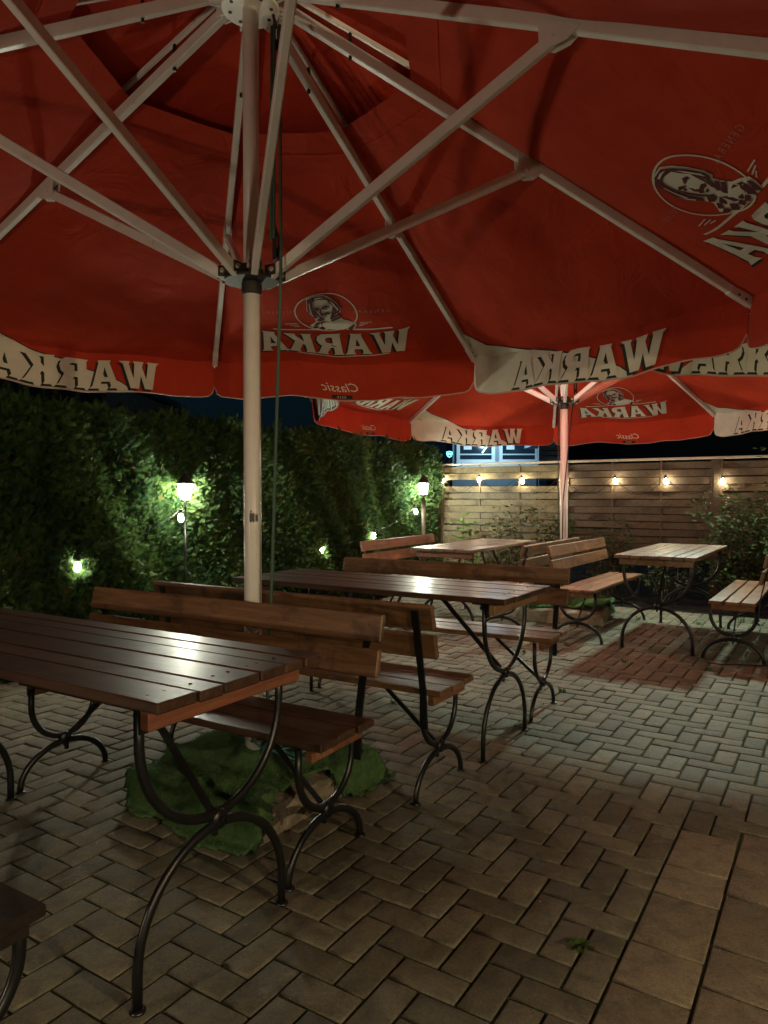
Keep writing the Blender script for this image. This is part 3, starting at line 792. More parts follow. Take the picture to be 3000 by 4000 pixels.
def make_bench(seat_w, back_w, beam, seed, double=True):
    root = empty('beer_bench'); rg = random.Random(seed); H, L = .462, 1.62
    slats([.100, .102, .100], .0115, L, .026, H, rg).build('seat', seat_w, root)
    for s_ in (-1, 1):
        mb = MB(); mb.box((s_*.755, 0, H-.028-.021), (.028, .300, .042), None, 0, .003); mb.build('crossbeam', beam, root)
        fr = leg_frame(s_*.719, .158, .213, .178, H-.03, root, s_)
        mb = MB(); mb.bar((s_*.70, 0, .19), (s_*.40, 0, H-.03), .018, .009, (0, 1, 0)); mb.build('brace', M['steel'], root)
        mb = MB(); lo = Vector((s_*.735, .168, .30)); md_ = Vector((s_*.735, .180, .47)); hi = Vector((s_*.735, .252, .80))
        mb.bar(lo, md_, .030, .008, (0, 1, 0)); mb.bar(md_-Vector((0, 0, .004)), hi, .030, .008, (0, 1, 0))
        up = mb.build('back_upright', M['steel'], root)
        mb = MB()
        for z_ in (.33, .44): mb.tube([(s_*.728, .172+(z_-.3)*.1, z_), (s_*.752, .172+(z_-.3)*.1, z_)], .009, 6)
        mb.build('bolt', M['steel'], up)
    d = (Vector((0, .252, .80))-Vector((0, .180, .47))).normalized(); nrm_ = Vector((1, 0, 0)).cross(d)
    R = Matrix((Vector((1, 0, 0)), nrm_, d)).transposed()
    for zc in (.770, .647):
        c = Vector((0, .180, .47))+d*((zc-.47)/d.z)-nrm_*(-1 if nrm_.y < 0 else 1)*.019
        mb = MB(); mb.box(c, (L, .026, .101), R, 0, .005); b_ = mb.build('backrest_board', back_w, root)
    return root
def place(o, x, y, rz, label):
    o.location = (x, y, 0); o.rotation_euler = (0, 0, rz); o['label'] = label
    return o
def swap(o, mapping):
    for ch in o.children_recursive:
        if ch.type == 'MESH' and ch.name.split('.')[0] in mapping:
            ch.data = ch.data.copy(); ch.data.materials[0] = mapping[ch.name.split('.')[0]]
TG = 'slatted wooden beer garden tables'; BG = 'slatted wooden beer garden benches'
T = tag(make_table(M['table_wood'], M['red_wood'], 1), None, 'table', TG)
place(T, -1.075, 2.319, -.55, 'dark varnished slatted table in the left foreground with lantern glare on top')
c = copy_tree(T); place(c, 0.0, 3.957, -.559, 'long dark slatted table in the middle, behind the near umbrella pole'); swap(c, {'crossbeam': M['beam_wood']})
c = copy_tree(T); place(c, .943, 7.134, -2.111, 'far slatted table beside the hedge end, in front of the pale fence'); swap(c, {'tabletop': M['pale_wood'], 'crossbeam': M['red_wood']})
c = copy_tree(T); place(c, 2.601, 6.343, -2.151, 'weathered pale table at right, casting the large shadow on the paving'); swap(c, {'tabletop': M['pale_wood'], 'crossbeam': M['bench_wood']})
Bn = tag(make_bench(M['table_wood'], M['bench_wood'], M['orange_wood'], 2), None, 'bench', BG)
place(Bn, -.815, 2.804, -.538, 'bench with two worn brown back boards, directly behind the foreground table')
c = copy_tree(Bn); place(c, -.372, 3.44, 2.591, 'bench seen from behind, back to back with the foreground bench'); swap(c, {'seat': M['bench_wood']})
c = copy_tree(Bn); place(c, .303, 4.483, -.523, 'long dark bench on the far side of the middle table'); swap(c, {'seat': M['bench_wood']})
c = copy_tree(Bn); place(c, 2.069, 6.733, .983, 'bench with peeling orange back boards in front of the far umbrella pole'); swap(c, {'backrest_board': M['orange_wood'], 'seat': M['orange_wood']})
c = copy_tree(Bn); place(c, 3.055, 6.015, -2.147, 'bench cut off by the right edge, beside the pale table'); swap(c, {'seat': M['orange_wood']})
c = copy_tree(Bn); place(c, .376, 7.447, 1.059, 'far bench next to the hedge, left of the far table'); swap(c, {'seat': M['pale_wood'], 'backrest_board': M['orange_wood']})
c = copy_tree(Bn); place(c, 1.45, 7.048, -2.132, 'dark bench with its back to the orange bench, right of the far table'); swap(c, {'seat': M['orange_wood']})
# bench whose corner shows at the lower left
t0 = -.55+PI; cs, sn = math.cos(t0), math.sin(t0); lx, ly = -.81, -.1625
c = copy_tree(Bn); place(c, -.655-(cs*lx-sn*ly), 1.372-(sn*lx+cs*ly), t0, 'bench with shade in its colour, of which only a seat corner shows at lower left'); swap(c, {'crossbeam': M['shaded_wood'], 'seat': M['shaded_wood']})

# ------------------------------------------------------------ foliage
def quat_frames(n, rg, nrm, spread):
    """random orthonormal frames whose z is near nrm"""
    z = nrm+rg.normal(0, spread, (n, 3)); z /= np.linalg.norm(z, axis=1)[:, None]
    x = rg.normal(0, 1, (n, 3)); x -= (x*z).sum(1)[:, None]*z; x /= np.linalg.norm(x, axis=1)[:, None]
    return x, np.cross(z, x), z
def frond():
    """flat thuja spray in x-y, growing along +x, length 1"""
    V = []; F = []
    def lobe(x0, y0, ang, L, w_):
        c, s_ = math.cos(ang), math.sin(ang); b_ = len(V)
        for (p, q) in ((0, -w_*.5), (L*.5, -w_*.9), (L, 0), (L*.5, w_*.9), (0, w_*.5)):
            V.append((x0+p*c-q*s_, y0+p*s_+q*c, -.12*(x0+p*c)**2+.05*math.sin(7*(x0+p))))
        F.extend([(b_, b_+1, b_+4), (b_+1, b_+3, b_+4), (b_+1, b_+2, b_+3)])
    lobe(0, 0, 0, 1.0, .030)
    for i, x in enumerate((.10, .24, .38, .52, .66, .80)):
        L = .50*(1-x*.75)
        for s_ in (-1, 1):
            lobe(x+.04*s_, 0, s_*(.62-.12*x), L, .030)
            if i < 3: lobe(x+.45*L, s_*.42*L*.6, s_*.12, L*.5, .028)
    return np.array(V), np.array(F)
FV, FF = frond()
def scatter(name, P, X, Y, Z, size, tint, parent, mat_=None, tpl=None):
    tv, tf = tpl if tpl else (FV, FF)
    n = len(P); V = P[:, None, :]+size[:, None, None]*(tv[None, :, 0:1]*X[:, None, :]+tv[None, :, 1:2]*Y[:, None, :]+tv[None, :, 2:3]*Z[:, None, :])
    F = tf[None]+(np.arange(n)*len(tv))[:, None, None]
    C = np.repeat(np.concatenate([tint, np.ones((n, 1))], 1), len(tv), 0)
    return fast_mesh(name, V.reshape(-1, 3), F.reshape(-1, tf.shape[1]), mat_ or M['leaf'], parent, C)
CH = -4.80   # hedge face: P.A = CH
def hedge():
    rg = np.random.default_rng(12)
    b0, b1, TOP, DEP = 1.4, 8.95, 1.90, .9         # along B (metres)
    root = empty('thuja_hedge', (0, 0, 0))
    A2 = np.array([A.x, A.y, 0]); B2 = np.array([B.x, B.y, 0]); UPV = np.array([0, 0, 1.])
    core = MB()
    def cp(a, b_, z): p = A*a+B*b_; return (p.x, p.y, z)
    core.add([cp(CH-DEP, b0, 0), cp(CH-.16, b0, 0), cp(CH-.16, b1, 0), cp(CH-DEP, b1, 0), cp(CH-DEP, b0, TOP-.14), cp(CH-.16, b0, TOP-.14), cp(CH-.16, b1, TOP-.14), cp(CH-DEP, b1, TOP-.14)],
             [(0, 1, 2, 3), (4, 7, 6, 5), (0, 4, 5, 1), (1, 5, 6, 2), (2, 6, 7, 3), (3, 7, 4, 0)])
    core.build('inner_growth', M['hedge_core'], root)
    def bulge(b_, z): 
        return .09*np.sin(b_*2.1+1)+.05*np.sin(b_*5.3+z*2)+.05*np.sin(z*4.1+b_*1.7)+.03*np.sin(b_*11+z*7)
    n = 76000
    b_ = rg.uniform(b0, b1, n); z = rg.uniform(.0, TOP, n)*1.0; dep = -np.abs(rg.normal(0, .055, n))
    a_ = CH+bulge(b_, z)*.8+dep+.05*(z < .5)
    n2 = 12000
    b2 = rg.uniform(b0, b1, n2); a2 = CH-rg.uniform(0, DEP, n2); z2 = TOP-.03+.05*np.sin(b2*3.1)+.04*np.sin(b2*9+a2*5)+rg.normal(0, .03, n2)
    n3 = 3000   # end by the fence
    b3 = b1+rg.normal(0, .04, n3); a3 = CH-rg.uniform(0, DEP, n3); z3 = rg.uniform(0, TOP, n3)
    aa = np.concatenate([a_, a2, a3]); bb = np.concatenate([b_, b2, b3]); zz = np.concatenate([z, z2, z3])
    P = aa[:, None]*A2+bb[:, None]*B2+zz[:, None]*UPV
    nr = np.concatenate([np.tile(A2, (n, 1)), np.tile(UPV+.4*A2, (n2, 1)), np.tile(B2, (n3, 1))])
    N_ = n+n2+n3
    grow = nr*rg.uniform(.35, 1.1, (N_, 1))+UPV*rg.uniform(.1, 1.1, (N_, 1))+rg.normal(0, .55, (N_, 3))
    X = grow/np.linalg.norm(grow, axis=1)[:, None]
    Zr = rg.normal(0, 1, (N_, 3))+nr*.8; Zr -= (Zr*X).sum(1)[:, None]*X; Zr /= np.linalg.norm(Zr, axis=1)[:, None]
    Y = np.cross(Zr, X)
    size = rg.uniform(.045, .11, N_)
    cl = np.sin(bb*6+zz*5)*.5+np.sin(bb*13-zz*11)*.3
    base_ = np.array([.045, .085, .018]); alt = np.array([.085, .14, .035]); dk = np.array([.022, .060, .026]); br = np.array([.20, .10, .035])
    tt = np.clip(.5+.35*cl+rg.normal(0, .25, N_), 0, 1)[:, None]
    C = dk*(1-tt)+alt*tt; C = C*rg.uniform(.75, 1.25, (N_, 1))
    bm = rg.random(N_) < .005; C[bm] = br*rg.uniform(.6, 1.3, (bm.sum(), 1))
    scatter('foliage', P, X, Y, Zr, size, C, root)
    # taller shoots on top
    n4 = 420; b4 = rg.uniform(b0, b1, n4); a4 = CH-rg.uniform(0, DEP, n4); z4 = TOP+rg.uniform(-.02, .07, n4)
    P = a4[:, None]*A2+b4[:, None]*B2+z4[:, None]*UPV; g_ = UPV+rg.normal(0, .25, (n4, 3)); X = g_/np.linalg.norm(g_, axis=1)[:, None]
    Zr = rg.normal(0, 1, (n4, 3)); Zr -= (Zr*X).sum(1)[:, None]*X; Zr /= np.linalg.norm(Zr, axis=1)[:, None]
    scatter('shoots', P, X, np.cross(Zr, X), Zr, rg.uniform(.08, .15, n4), np.tile(alt*.8, (n4, 1)), root)
    return tag(root, 'tall clipped evergreen hedge running along the left side behind the lantern', 'hedge')
hedge()

LEAF = (np.array([(0, 0, 0), (.3, .22, .03), (.3, -.22, .03), (.72, .17, -.02), (.72, -.17, -.02), (1.0, 0, -.12), (.5, 0, -.03)]),
        np.array([(0, 6, 1), (0, 2, 6), (1, 6, 3), (6, 2, 4), (3, 6, 5), (6, 4, 5)]))
def shrub(name, label, cat, x, y, rx, ry, h, n, seed, size=(.035, .07), col=((.03, .055, .018), (.07, .10, .03)), group=None, stems=9, z0=.0, dense=1.0):
    root = empty(name, (x, y, 0)); rg = np.random.default_rng(seed); mb = MB(); pts = []
    for s_ in range(stems):
        a = rg.uniform(0, 2*PI); r = rg.uniform(.2, 1); tip = np.array([rx*r*math.cos(a), ry*r*math.sin(a), h*rg.uniform(.65, 1.05)])
        b_ = np.array([rx*.15*math.cos(a), ry*.15*math.sin(a), z0]); mid = (b_+tip)/2+rg.normal(0, .05, 3)
        L = [b_*(1-t_)**2+2*mid*t_*(1-t_)+tip*t_*t_ for t_ in np.linspace(0, 1, 9)]
        mb.tube(L, [.008*(1-.75*i/8) for i in range(9)], 5)
        for p in L[2:]:
            for _ in range(2):
                q = p+rg.normal(0, 1, 3)*[.12, .12, .08]; q[2] = max(z0+.03, q[2]); mb.tube([p, (p+q)/2+[0, 0, .015], q], [.003, .0025, .001], 4); pts += [q, (p+q)/2, p]
    mb.build('stem', M['bark'], root)
    pts = np.array(pts); P = pts[rg.integers(0, len(pts), n)]+rg.normal(0, .045, (n, 3))*dense
    P[:, 2] = np.clip(P[:, 2], z0+.01, None)
    X, Y, Z = quat_frames(n, rg, np.array([0, -.3, .9]), .6)
    g_ = X+P/np.linalg.norm(P, axis=1)[:, None]*.4; g_[:, 2] *= .5; X = g_/np.linalg.norm(g_, axis=1)[:, None]; Z = Z-(Z*X).sum(1)[:, None]*X; Z /= np.linalg.norm(Z, axis=1)[:, None]; Y = np.cross(Z, X)
    tt = rg.random((n, 1)); C = (np.array(col[0])*(1-tt)+np.array(col[1])*tt)*rg.uniform(.8, 1.2, (n, 1))
    scatter('foliage', P, X, Y, Z, rg.uniform(size[0], size[1], n), C, root, tpl=LEAF)
    return tag(root, label, cat, group)
def fencept(u, d):   # point on the line n.P=d seen at image ratio u
    Y = d/(B.x*u+B.y); return u*Y, Y
def SH(u, d, *a, **k):
    x, y = fencept(u, d); return shrub(a[0], a[1], a[2], x, y, *a[3:], **k)
SG = 'shrubs in the bed along the fence'
SH(.235, 8.75, 'leafy_shrub', 'low leafy shrub in front of the fence, left of the far pole', 'shrub', .55, .22, 1.05, 1500, 21, group=SG)
SH(.17, 8.8, 'leafy_shrub', 'sprawling shrub in front of the pale fence with reddish upper shoots', 'shrub', .40, .2, 1.0, 700, 22, group=SG, col=((.04, .07, .02), (.12, .12, .04)))
SH(.115, 8.75, 'maple_sapling', 'small bright green sapling in front of the pale fence panel', 'sapling', .16, .12, .92, 110, 23, size=(.08, .14), col=((.05, .12, .02), (.09, .17, .035)), stems=3)
SH(.31, 8.7, 'leafy_shrub', 'dim shrub right of the far umbrella pole against the brown fence', 'shrub', .5, .2, .95, 800, 24, group=SG, stems=12)
SH(.40, 8.75, 'leafy_shrub', 'thin dim shrub behind the pale table', 'shrub', .45, .2, .75, 350, 25, group=SG, stems=8)
SH(.505, 8.65, 'leafy_shrub', 'tall dark shrub behind the right bench with pale leaves', 'shrub', .50, .28, 1.25, 2200, 26, group=SG, size=(.04, .08), stems=14)
SH(.60, 8.5, 'leafy_shrub', 'dense bush at the right edge under the fence', 'shrub', .5, .3, 1.15, 1800, 27, group=SG, size=(.04, .08), stems=14)
SH(.525, 9.0, 'climbing_vine', 'thin climbing vine with bright leaves high on the right fence panel', 'vine', .30, .06, 1.72, 70, 28, size=(.06, .11), col=((.05, .10, .03), (.12, .17, .07)), stems=5, dense=.5)
SH(.055, 9.0, 'leafy_shrub', 'light green bush at the foot of the far lantern post', 'shrub', .28, .25, .75, 800, 29, group=SG, col=((.04, .09, .03), (.08, .14, .05)))

# ------------------------------------------------------------ fence
FD = 9.2
def fp(t_, off=0.0, z=0.0):   # t along A from the point nearest the origin of the line, off towards the camera
    p = B*(FD-off)+A*t_; return Vector((p.x, p.y, z))
def tline(u):
    x, y = fencept(u, FD); return Vector((x, y)).dot(A)
RF = Matrix.Rotation(TH, 3, 'Z')
def fence():
    root = empty('slat_fence', (0, 0, 0)); ZT_ = 1.70
    ts = [tline(.0832), tline(.253), tline(.487)]; step = 1.84
    ts = [ts[1]-step, ts[1], ts[1]+step, ts[1]+2*step, ts[1]+3*step, ts[1]+4*step]; ts = [ts[0]-step]+ts
    rg = random.Random(3)
    for i, t_ in enumerate(ts):
        mb = MB(); mb.box(fp(t_, 0, ZT_/2+.0), (.07, .07, ZT_), RF, 0, .004); mb.build('post', M['post_wood'] if i < 3 else M['fence_brown'], root)
    for i in range(len(ts)-1):
        t0_, t1_ = ts[i]+.035, ts[i+1]-.035; L = t1_-t0_; mb = MB(); seg = L/3
        pale = i <= 1
        for s_ in (0, 1): mb.box(fp(t0_+.015+s_*(L-.03), 0, .90), (.03, .045, 1.6), RF, 0, .002)
        for s_ in (1, 2): mb.box(fp(t0_+s_*seg, .0, .90), (.024, .012, 1.6), RF, 0, .002)
        nsl = 17; pitch = 1.56/nsl
        for k in range(nsl):
            z = .12+pitch*(k+.5)
            if not pale and k < 4: continue
            if pale and i == 1 and k == nsl-3: continue
            h_ = pitch*rg.uniform(.84, .95); sg = 1 if k % 2 else -1; z += rg.uniform(-.004, .004); tl = rg.uniform(-.008, .008)
            nn = 18; V = []; F = []
            for q in range(nn+1):
                s2 = q/nn; off = .016*sg*math.cos(3*PI*s2)*(1 if 0 < q < nn else .4); zz = z+tl*(s2-.5)
                for (dy, dz) in ((.004, -h_/2), (.004, h_/2), (-.004, h_/2), (-.004, -h_/2)): V.append(fp(t0_+.005+(L-.01)*s2, off+dy, zz+dz))
            for q in range(nn):
                for e_ in range(4):
                    f_ = (e_+1) % 4; F.append((q*4+e_, q*4+f_, (q+1)*4+f_, (q+1)*4+e_))
            F += [(3, 2, 1, 0), tuple(nn*4+e_ for e_ in range(4))]
            mb.add(V, F)
        p_ = mb.build('slat_panel', M['fence_wood'] if pale else M['fence_brown'], root)
        if not pale: p_['label'] = 'brown slat panel, darkened for shade'
    mb = MB(); x0 = ts[0]
    while x0 < ts[-1]:
        x1 = min(ts[-1], x0+2.2); mb.bar(fp(x0+.004, 0, ZT_+.014), fp(x1-.004, 0, ZT_+.014), .10, .028, (0, 0, 1), 0, .003); x0 = x1
    mb.build('cap_rail', M['cap'], root)
    return tag(root, 'woven horizontal slat fence with a white cap rail along the back', 'fence')
M['cap'] = mat('white painted cap', (.55, .53, .45), .6)[0]
fence()

# ------------------------------------------------------------ string lights
def bulb(p, root, glow, tilt=0):
    p = Vector(p); R = Matrix.Rotation(tilt, 3, 'Y')
    mb = MB(); mb.lathe([(.010, .030), (.016, .028), (.017, .0), (.014, -.006)], p, 10, 0, R); s_ = mb.build('socket', M['black'], root, True)
    mb = MB(); mb.lathe([(.010, -.006), (.020, -.028), (.024, -.048), (.020, -.066), (.008, -.076)], p, 12, 0, R); mb.build('bulb', glow, root, True)
def string_light(pts, name, label, glow, sag, seed):
    root = empty(name); rg = random.Random(seed); mb = MB()
    for p, q in zip(pts, pts[1:]):
        p = Vector(p); q = Vector(q); sg = sag*rg.uniform(.8, 1.15); L = []
        for i in range(25):
            t_ = i/24; d = p+(q-p)*t_; d.z += .03-sg*(math.sin(PI*t_)**.8); L.append(d+Vector((0, rg.uniform(-.002, .002), 0)))
        mb.tube(L, .0045 if sag > .1 else .0028, 6)
        if sag > .1:
            L = [v+Vector((0, .0, .015-.05*math.sin(PI*i/24*2)*rg.uniform(.9, 1.1))) for i, v in enumerate(L)]; mb.tube(L, .003, 5)
    mb.build('cord', M['black'], root, True)
    for p in pts: bulb(p, root, glow, rg.uniform(-.2, .2))
    return tag(root, label, 'string lights')
us = [(257, 858), (410, 852), (595, 858), (775, 858), (997, 858), (1216, 858), (1462, 858)]
def ray_pt(xd, yd, d=None, Y=None):   # D pixel (1659 wide) to the fence line
    u = (xd-829.5)/1538.0
    if Y is None: x, Y = fencept(u, d)
    # pitch aware height
    f = 1538.0; pitch = -0.0218
    py = -(yd-1106.0)/f; dz = (math.sin(pitch)+py*math.cos(pitch)); dy = (math.cos(pitch)-py*math.sin(pitch))
    dx = u
    return Vector((dx/dy*Y, Y, 1.257+dz/dy*Y))
def z4(x, y): return (1500+x/1.106)/1.808, (1100+y/1.106)/1.808
pts = []
for (x, y) in us:
    X, Y_ = z4(x, y-10); pts.append(ray_pt(X, Y_, FD-.075))
pts.append(pts[-1]+(pts[-1]-pts[-2])*1.0+Vector((0, 0, .0)))
for p in pts: p.z = p.z
string_light(pts, 'fence_string_lights', 'string of small lit bulbs looping along the back fence', M['bulb_warm'], .24, 5)
def hpt(xd, yd, off):    # point on the hedge face P.A = CH+off
    u = (xd-829.5)/1538.0; Y = (CH+off)/(A.x*u+A.y); return ray_pt(xd, yd, Y=Y)
hp = [hpt(-120, 1250, .12), hpt(168, 1212, .12), hpt(390, 1108, .14), hpt(697, 1180, .12), hpt(808, 1150, .12), hpt(897, 1098, .14)]
string_light(hp, 'hedge_string_lights', 'string of lit bulbs threaded through the dark hedge', M['bulb_cool'], .06, 6)

# ------------------------------------------------------------ post lanterns
def lantern(p, label, post_mat, s=1.0, wide=.03, zb=0):
    """p: centre of the glass"""
    root = empty('post_lantern', (p.x, p.y, zb)); zc = p.z-zb
    mb = MB(); mb.tube([(0, 0, 0), (0, 0, zc-.16*s)], wide, 10); mb.build('post', post_mat, root, True)
    n = 6; r0, r1, h = .048*s, .080*s, .17*s
    fr = MB()
    fr.lathe([(.012*s, -.155*s), (.022*s, -.13*s), (.014*s, -.115*s), (.05*s, -.10*s), (.052*s, -h/2-.004)], (0, 0, zc), 12)
    for k in range(n):
        a = 2*PI*k/n; fr.tube([(r0*math.cos(a), r0*math.sin(a), zc-h/2), (r1*math.cos(a), r1*math.sin(a), zc+h/2)], .0065*s, 5)
    fr.lathe([(r1*1.02, h/2-.004), (r1*1.28, h/2+.004), (r1*1.28, h/2+.012), (r1*1.05, h/2+.028*s), (r1*.80, h/2+.055*s), (r1*.45, h/2+.09*s), (.02*s, h/2+.105*s), (.012*s, h/2+.12*s), (.016*s, h/2+.132*s), (.003*s, h/2+.15*s)], (0, 0, zc), 12)
    fr.build('lantern_frame', M['lantern_black'], root, True)
    gl = MB(); gl.lathe([(r0*.90, -h/2+.004), (r1*.90, h/2-.006)], (0, 0, zc), 6); gl.build('lantern_glass', M['lantern_glow'], root)
    return tag(root, label, 'lantern', 'post lanterns by the hedge')
M['lantern_black'] = mat('dark lantern metal', (.03, .03, .028), .4)[0]
lantern(hpt(400, 1062, .09), 'lit black post lantern in front of the hedge at left', M['steel'], .80, .010)
lantern(hpt(915, 1056, .20), 'lit lantern on a wooden post where the hedge meets the fence', M['post_wood'], .86, .028)

# ------------------------------------------------------------ lamps that light the place
def flood_lamp(loc, rz, label, color, power, size, rot, face='led', blend=.12, rad_=.03, tilt=0):
    root = empty('flood_lamp', loc, rz); root.rotation_euler = (rad(-tilt), 0, rz)
    mb = MB(); mb.box((0, 0, .03), (.14, .10, .03), None, 0, .004)
    for k in range(5): mb.box((-.05+.025*k, 0, .052), (.004, .09, .016))
    mb.bar((0, .05, .03), (0, .05, .09), .02, .01); mb.build('housing', M['black'], root)
    mb = MB(); mb.box((0, 0, .0125), (.12, .08, .003)); mb.build('lamp_face', M[face], root)
    ll = lamp('SPOT', 'lamp_light', (0, 0, .008), power, color, rad_, root, size, rot, blend)
    # reflector throws harder at a distance: softened distance falloff
    ll.data.use_nodes = True; lt = ll.data.node_tree; em = lt.nodes['Emission']; fo = lt.nodes.new('ShaderNodeLightFalloff'); fo.inputs[0].default_value = 1.0
    lt.links.new(fo.outputs['Linear'], em.inputs['Strength'])
    return tag(root, label, 'flood lamp', 'lamps of the terrace')
flood_lamp((3.35, 7.6, 2.62), rad(-27), 'small flood lamp clipped under a rib of the far umbrella', (.78, 1.0, .82), LIGHTS['flood'], rad(80), (0, 0, 0), blend=.06, rad_=.10, tilt=23)
def added_uplight(loc, label, color, power, zb=None, mat_='uplight_glass'):  # uplight added out of sight to brighten the far canopy and pole
    root = empty('unseen_uplight', loc)
    mb = MB(); mb.lathe([(.01, .16), (.03, .155), (.035, .09), (.02, .085)], (0, 0, 0), 12); mb.build('housing', M['black'], root, True)
    mb = MB(); mb.lathe([(.01, .085), (.03, .06), (.035, .04), (.03, .02), (.01, .0)], (0, 0, 0), 12); mb.build('lamp_glass', M[mat_], root, True)
    lamp('SPOT', 'lamp_light', (0, 0, .18), power, color, .05, root, rad(172), (PI, 0, 0), .3)
    return tag(root, label, 'lamp', 'lamps of the terrace')
added_uplight((1.25, 6.35, 2.30), 'unseen uplight added under the far umbrella to brighten its canopy', (1.0, .80, .50), LIGHTS['hub'])
def added_lamp(loc, label, color, power):  # warm lamps added outside the view, bodies made up for bare lights
    root = empty('added_lamp', (loc[0], loc[1], 0)); z = loc[2]
    mb = MB(); mb.tube([(0, 0, 0), (0, 0, z-.06)], .02, 10); mb.build('post', M['steel'], root, True)
    mb = MB(); mb.lathe([(.05, -.08), (.06, -.06), (.03, -.03)], (0, 0, z), 12); mb.build('lamp_shade', M['steel'], root, True)
    lamp('POINT', 'lamp_light', (0, 0, z+.04), power, color, .05, root)
    return tag(root, label, 'lamp', 'lamps of the terrace')
added_lamp((2.9, -.9, 1.75), 'added unseen lamp for the warm light from behind the viewer at right', (1.0, .76, .44), LIGHTS['right'])
added_lamp((-2.6, -.2, 1.0), 'added unseen lamp for the warm light from the left', (1.0, .80, .58), LIGHTS['left'])
added_lamp((.9, -2.2, 1.7), 'added unseen lamp for more warm light from behind the viewer', (1.0, .78, .48), LIGHTS['back'])

# ------------------------------------------------------------ buildings beyond
def P3(xd, yd, Y): return ray_pt(xd, yd, Y=Y)
def kiosk():
    Y = 17.0; root = empty('kiosk_building', (P3(1075, 960, Y).x, Y, 0)); cx = root.location.x
    X = lambda xd: P3(xd, 960, Y).x-cx
    Z = lambda yd: P3(1075, yd, Y).z
    mb = MB(); mb.box(((X(978)+X(1160))/2, .9, Z(900)/2), (X(1160)-X(978), 1.7, Z(900)), None, 0); mb.build('wall', M['kiosk_wall'], root)
    mb = MB(); mb.box(((X(972)+X(1168))/2, .8, Z(898)+.05), (X(1168)-X(972)+.2, 2.2, .12)); mb.build('roof', M['kiosk_frame'], root)
    for (a, b_) in ((990, 1066), (1082, 1160)):
        f = MB(); x0, x1 = X(a), X(b_); z0, z1 = Z(996), Z(938)
        for (c_, d_) in ((((x0+x1)/2, z0), (x1-x0+.08, .08)), (((x0+x1)/2, z1), (x1-x0+.08, .08)), ((x0, (z0+z1)/2), (.08, z1-z0-.08)), ((x1, (z0+z1)/2), (.08, z1-z0-.08)), (((x0+x1)/2, z0+.16), (x1-x0-.08, .03))):
            f.box((c_[0], .03, c_[1]), (d_[0], .08, d_[1]))
        fr = f.build('window_frame', M['kiosk_frame'], root)
        g_ = MB(); g_.box(((x0+x1)/2, .035, (z0+z1)/2), (x1-x0-.06, .012, z1-z0-.06)); g_.build('pane', M['kiosk_pane'], fr)
        g_ = MB(); g_.box((x0+.27*(x1-x0), .018, z0+.62*(z1-z0)), (.19, .006, .24)); g_.build('paper_notice', M['paper'], fr)
    g_ = MB(); a_ = Vector((X(1042), .015, Z(978))); b__ = Vector((X(1064), .015, Z(948))); g_.bar(a_, b__, .02, .05, (0, 1, 0)); g_.build('pane_reflection', M['reflection_glow'], root)
    mb = MB(); mb.box((X(1075), -.02, Z(994)-.15), (X(1165)-X(985), .05, .22)); mb.build('counter', M['kiosk_frame'], root)
    lamp('POINT', 'kiosk_light', (X(1055), -.9, Z(952)), 55, (.55, .85, 1.0), .1, root)
    return tag(root, 'small kiosk with blue white lit window frames beyond the fence', 'building')
M['kiosk_wall'] = mat('kiosk wall', (.22, .27, .32), .7)[0]; M['kiosk_frame'] = mat('kiosk frame', (.6, .68, .72), .5)[0]
M['kiosk_pane'] = mat('dark glass', (.015, .03, .05), .12)[0]; M['paper'] = mat('white paper', (.7, .8, .85), .8)[0]
M['reflection_glow'] = mat_emit('glowing pane reflection', (.55, .9, 1.0), 7)  # glowing bar painted in for the bright reflection on the window glass
kiosk()
def shield_sign():
    Y = 16.5; c = P3(971, 981, Y); root = empty('shield_sign', (c.x, Y, 0)); z = c.z; k = .0107
    out = [(-6.5, 5), (-3, 5.4), (0, 7), (3, 5.4), (6.5, 5), (6.3, 0), (4.5, -4.5), (0, -7.2), (-4.5, -4.5), (-6.3, 0)]
    def pl(s_, y_, m_, nm, par):
        mb = MB(); V = [(x*k*s_, y_, z+q*k*s_) for x, q in out]; V2 = [(x, y_+.02, q) for x, _, q in V]; n_ = len(V)
        mb.add(V+V2, [tuple(range(n_)), tuple(range(2*n_-1, n_-1, -1))]+[(i, (i+1) % n_, (i+1) % n_+n_, i+n_) for i in range(n_)]); return mb.build(nm, m_, par)
    pl(1.0, 0, M['blue_glow'], 'glowing_rim', root); pl(.68, -.012, M['blue_deep'], 'face', root)
    mb = MB(); mb.box((0, -.016, z+.004), (.072, .004, .022)); mb.build('white_band', M['white_glow'], root)
    mb = MB(); mb.bar((0, .04, 0), (0, .04, z), .04, .04, (0, 1, 0)); mb.build('post', M['steel'], root)
    return tag(root, 'small blue glowing shield sign left of the kiosk', 'sign')
M['blue_glow'] = mat_emit('blue neon', (.10, .55, 1.0), 5); M['blue_deep'] = mat_emit('blue face', (.0, .12, .7), 1.5); M['white_glow'] = mat_emit('white sign', (.6, .85, 1), 2.5)
shield_sign()
def dark_house(xa, xb, ytop, Y, label, m_, roof_h=.0, dep=4):
    a_, b_ = P3(xa, ytop, Y), P3(xb, ytop, Y); root = empty('dark_building', ((a_.x+b_.x)/2, Y+dep/2, 0)); w_ = b_.x-a_.x; h = a_.z
    mb = MB(); mb.box((0, 0, h/2), (w_, dep, h)); mb.build('wall', m_, root)
    mb = MB(); mb.box((0, -.1, h+.06), (w_+.4, dep+.4, .12), None, 0, .01); mb.build('roof', M['roof'], root)
    for q in (-.28, .22):
        f = MB(); f.box((q*w_, -dep/2-.02, h*.62), (w_*.16, .05, h*.22)); f.build('window', M['kiosk_pane'], root)
    return tag(root, label, 'building')
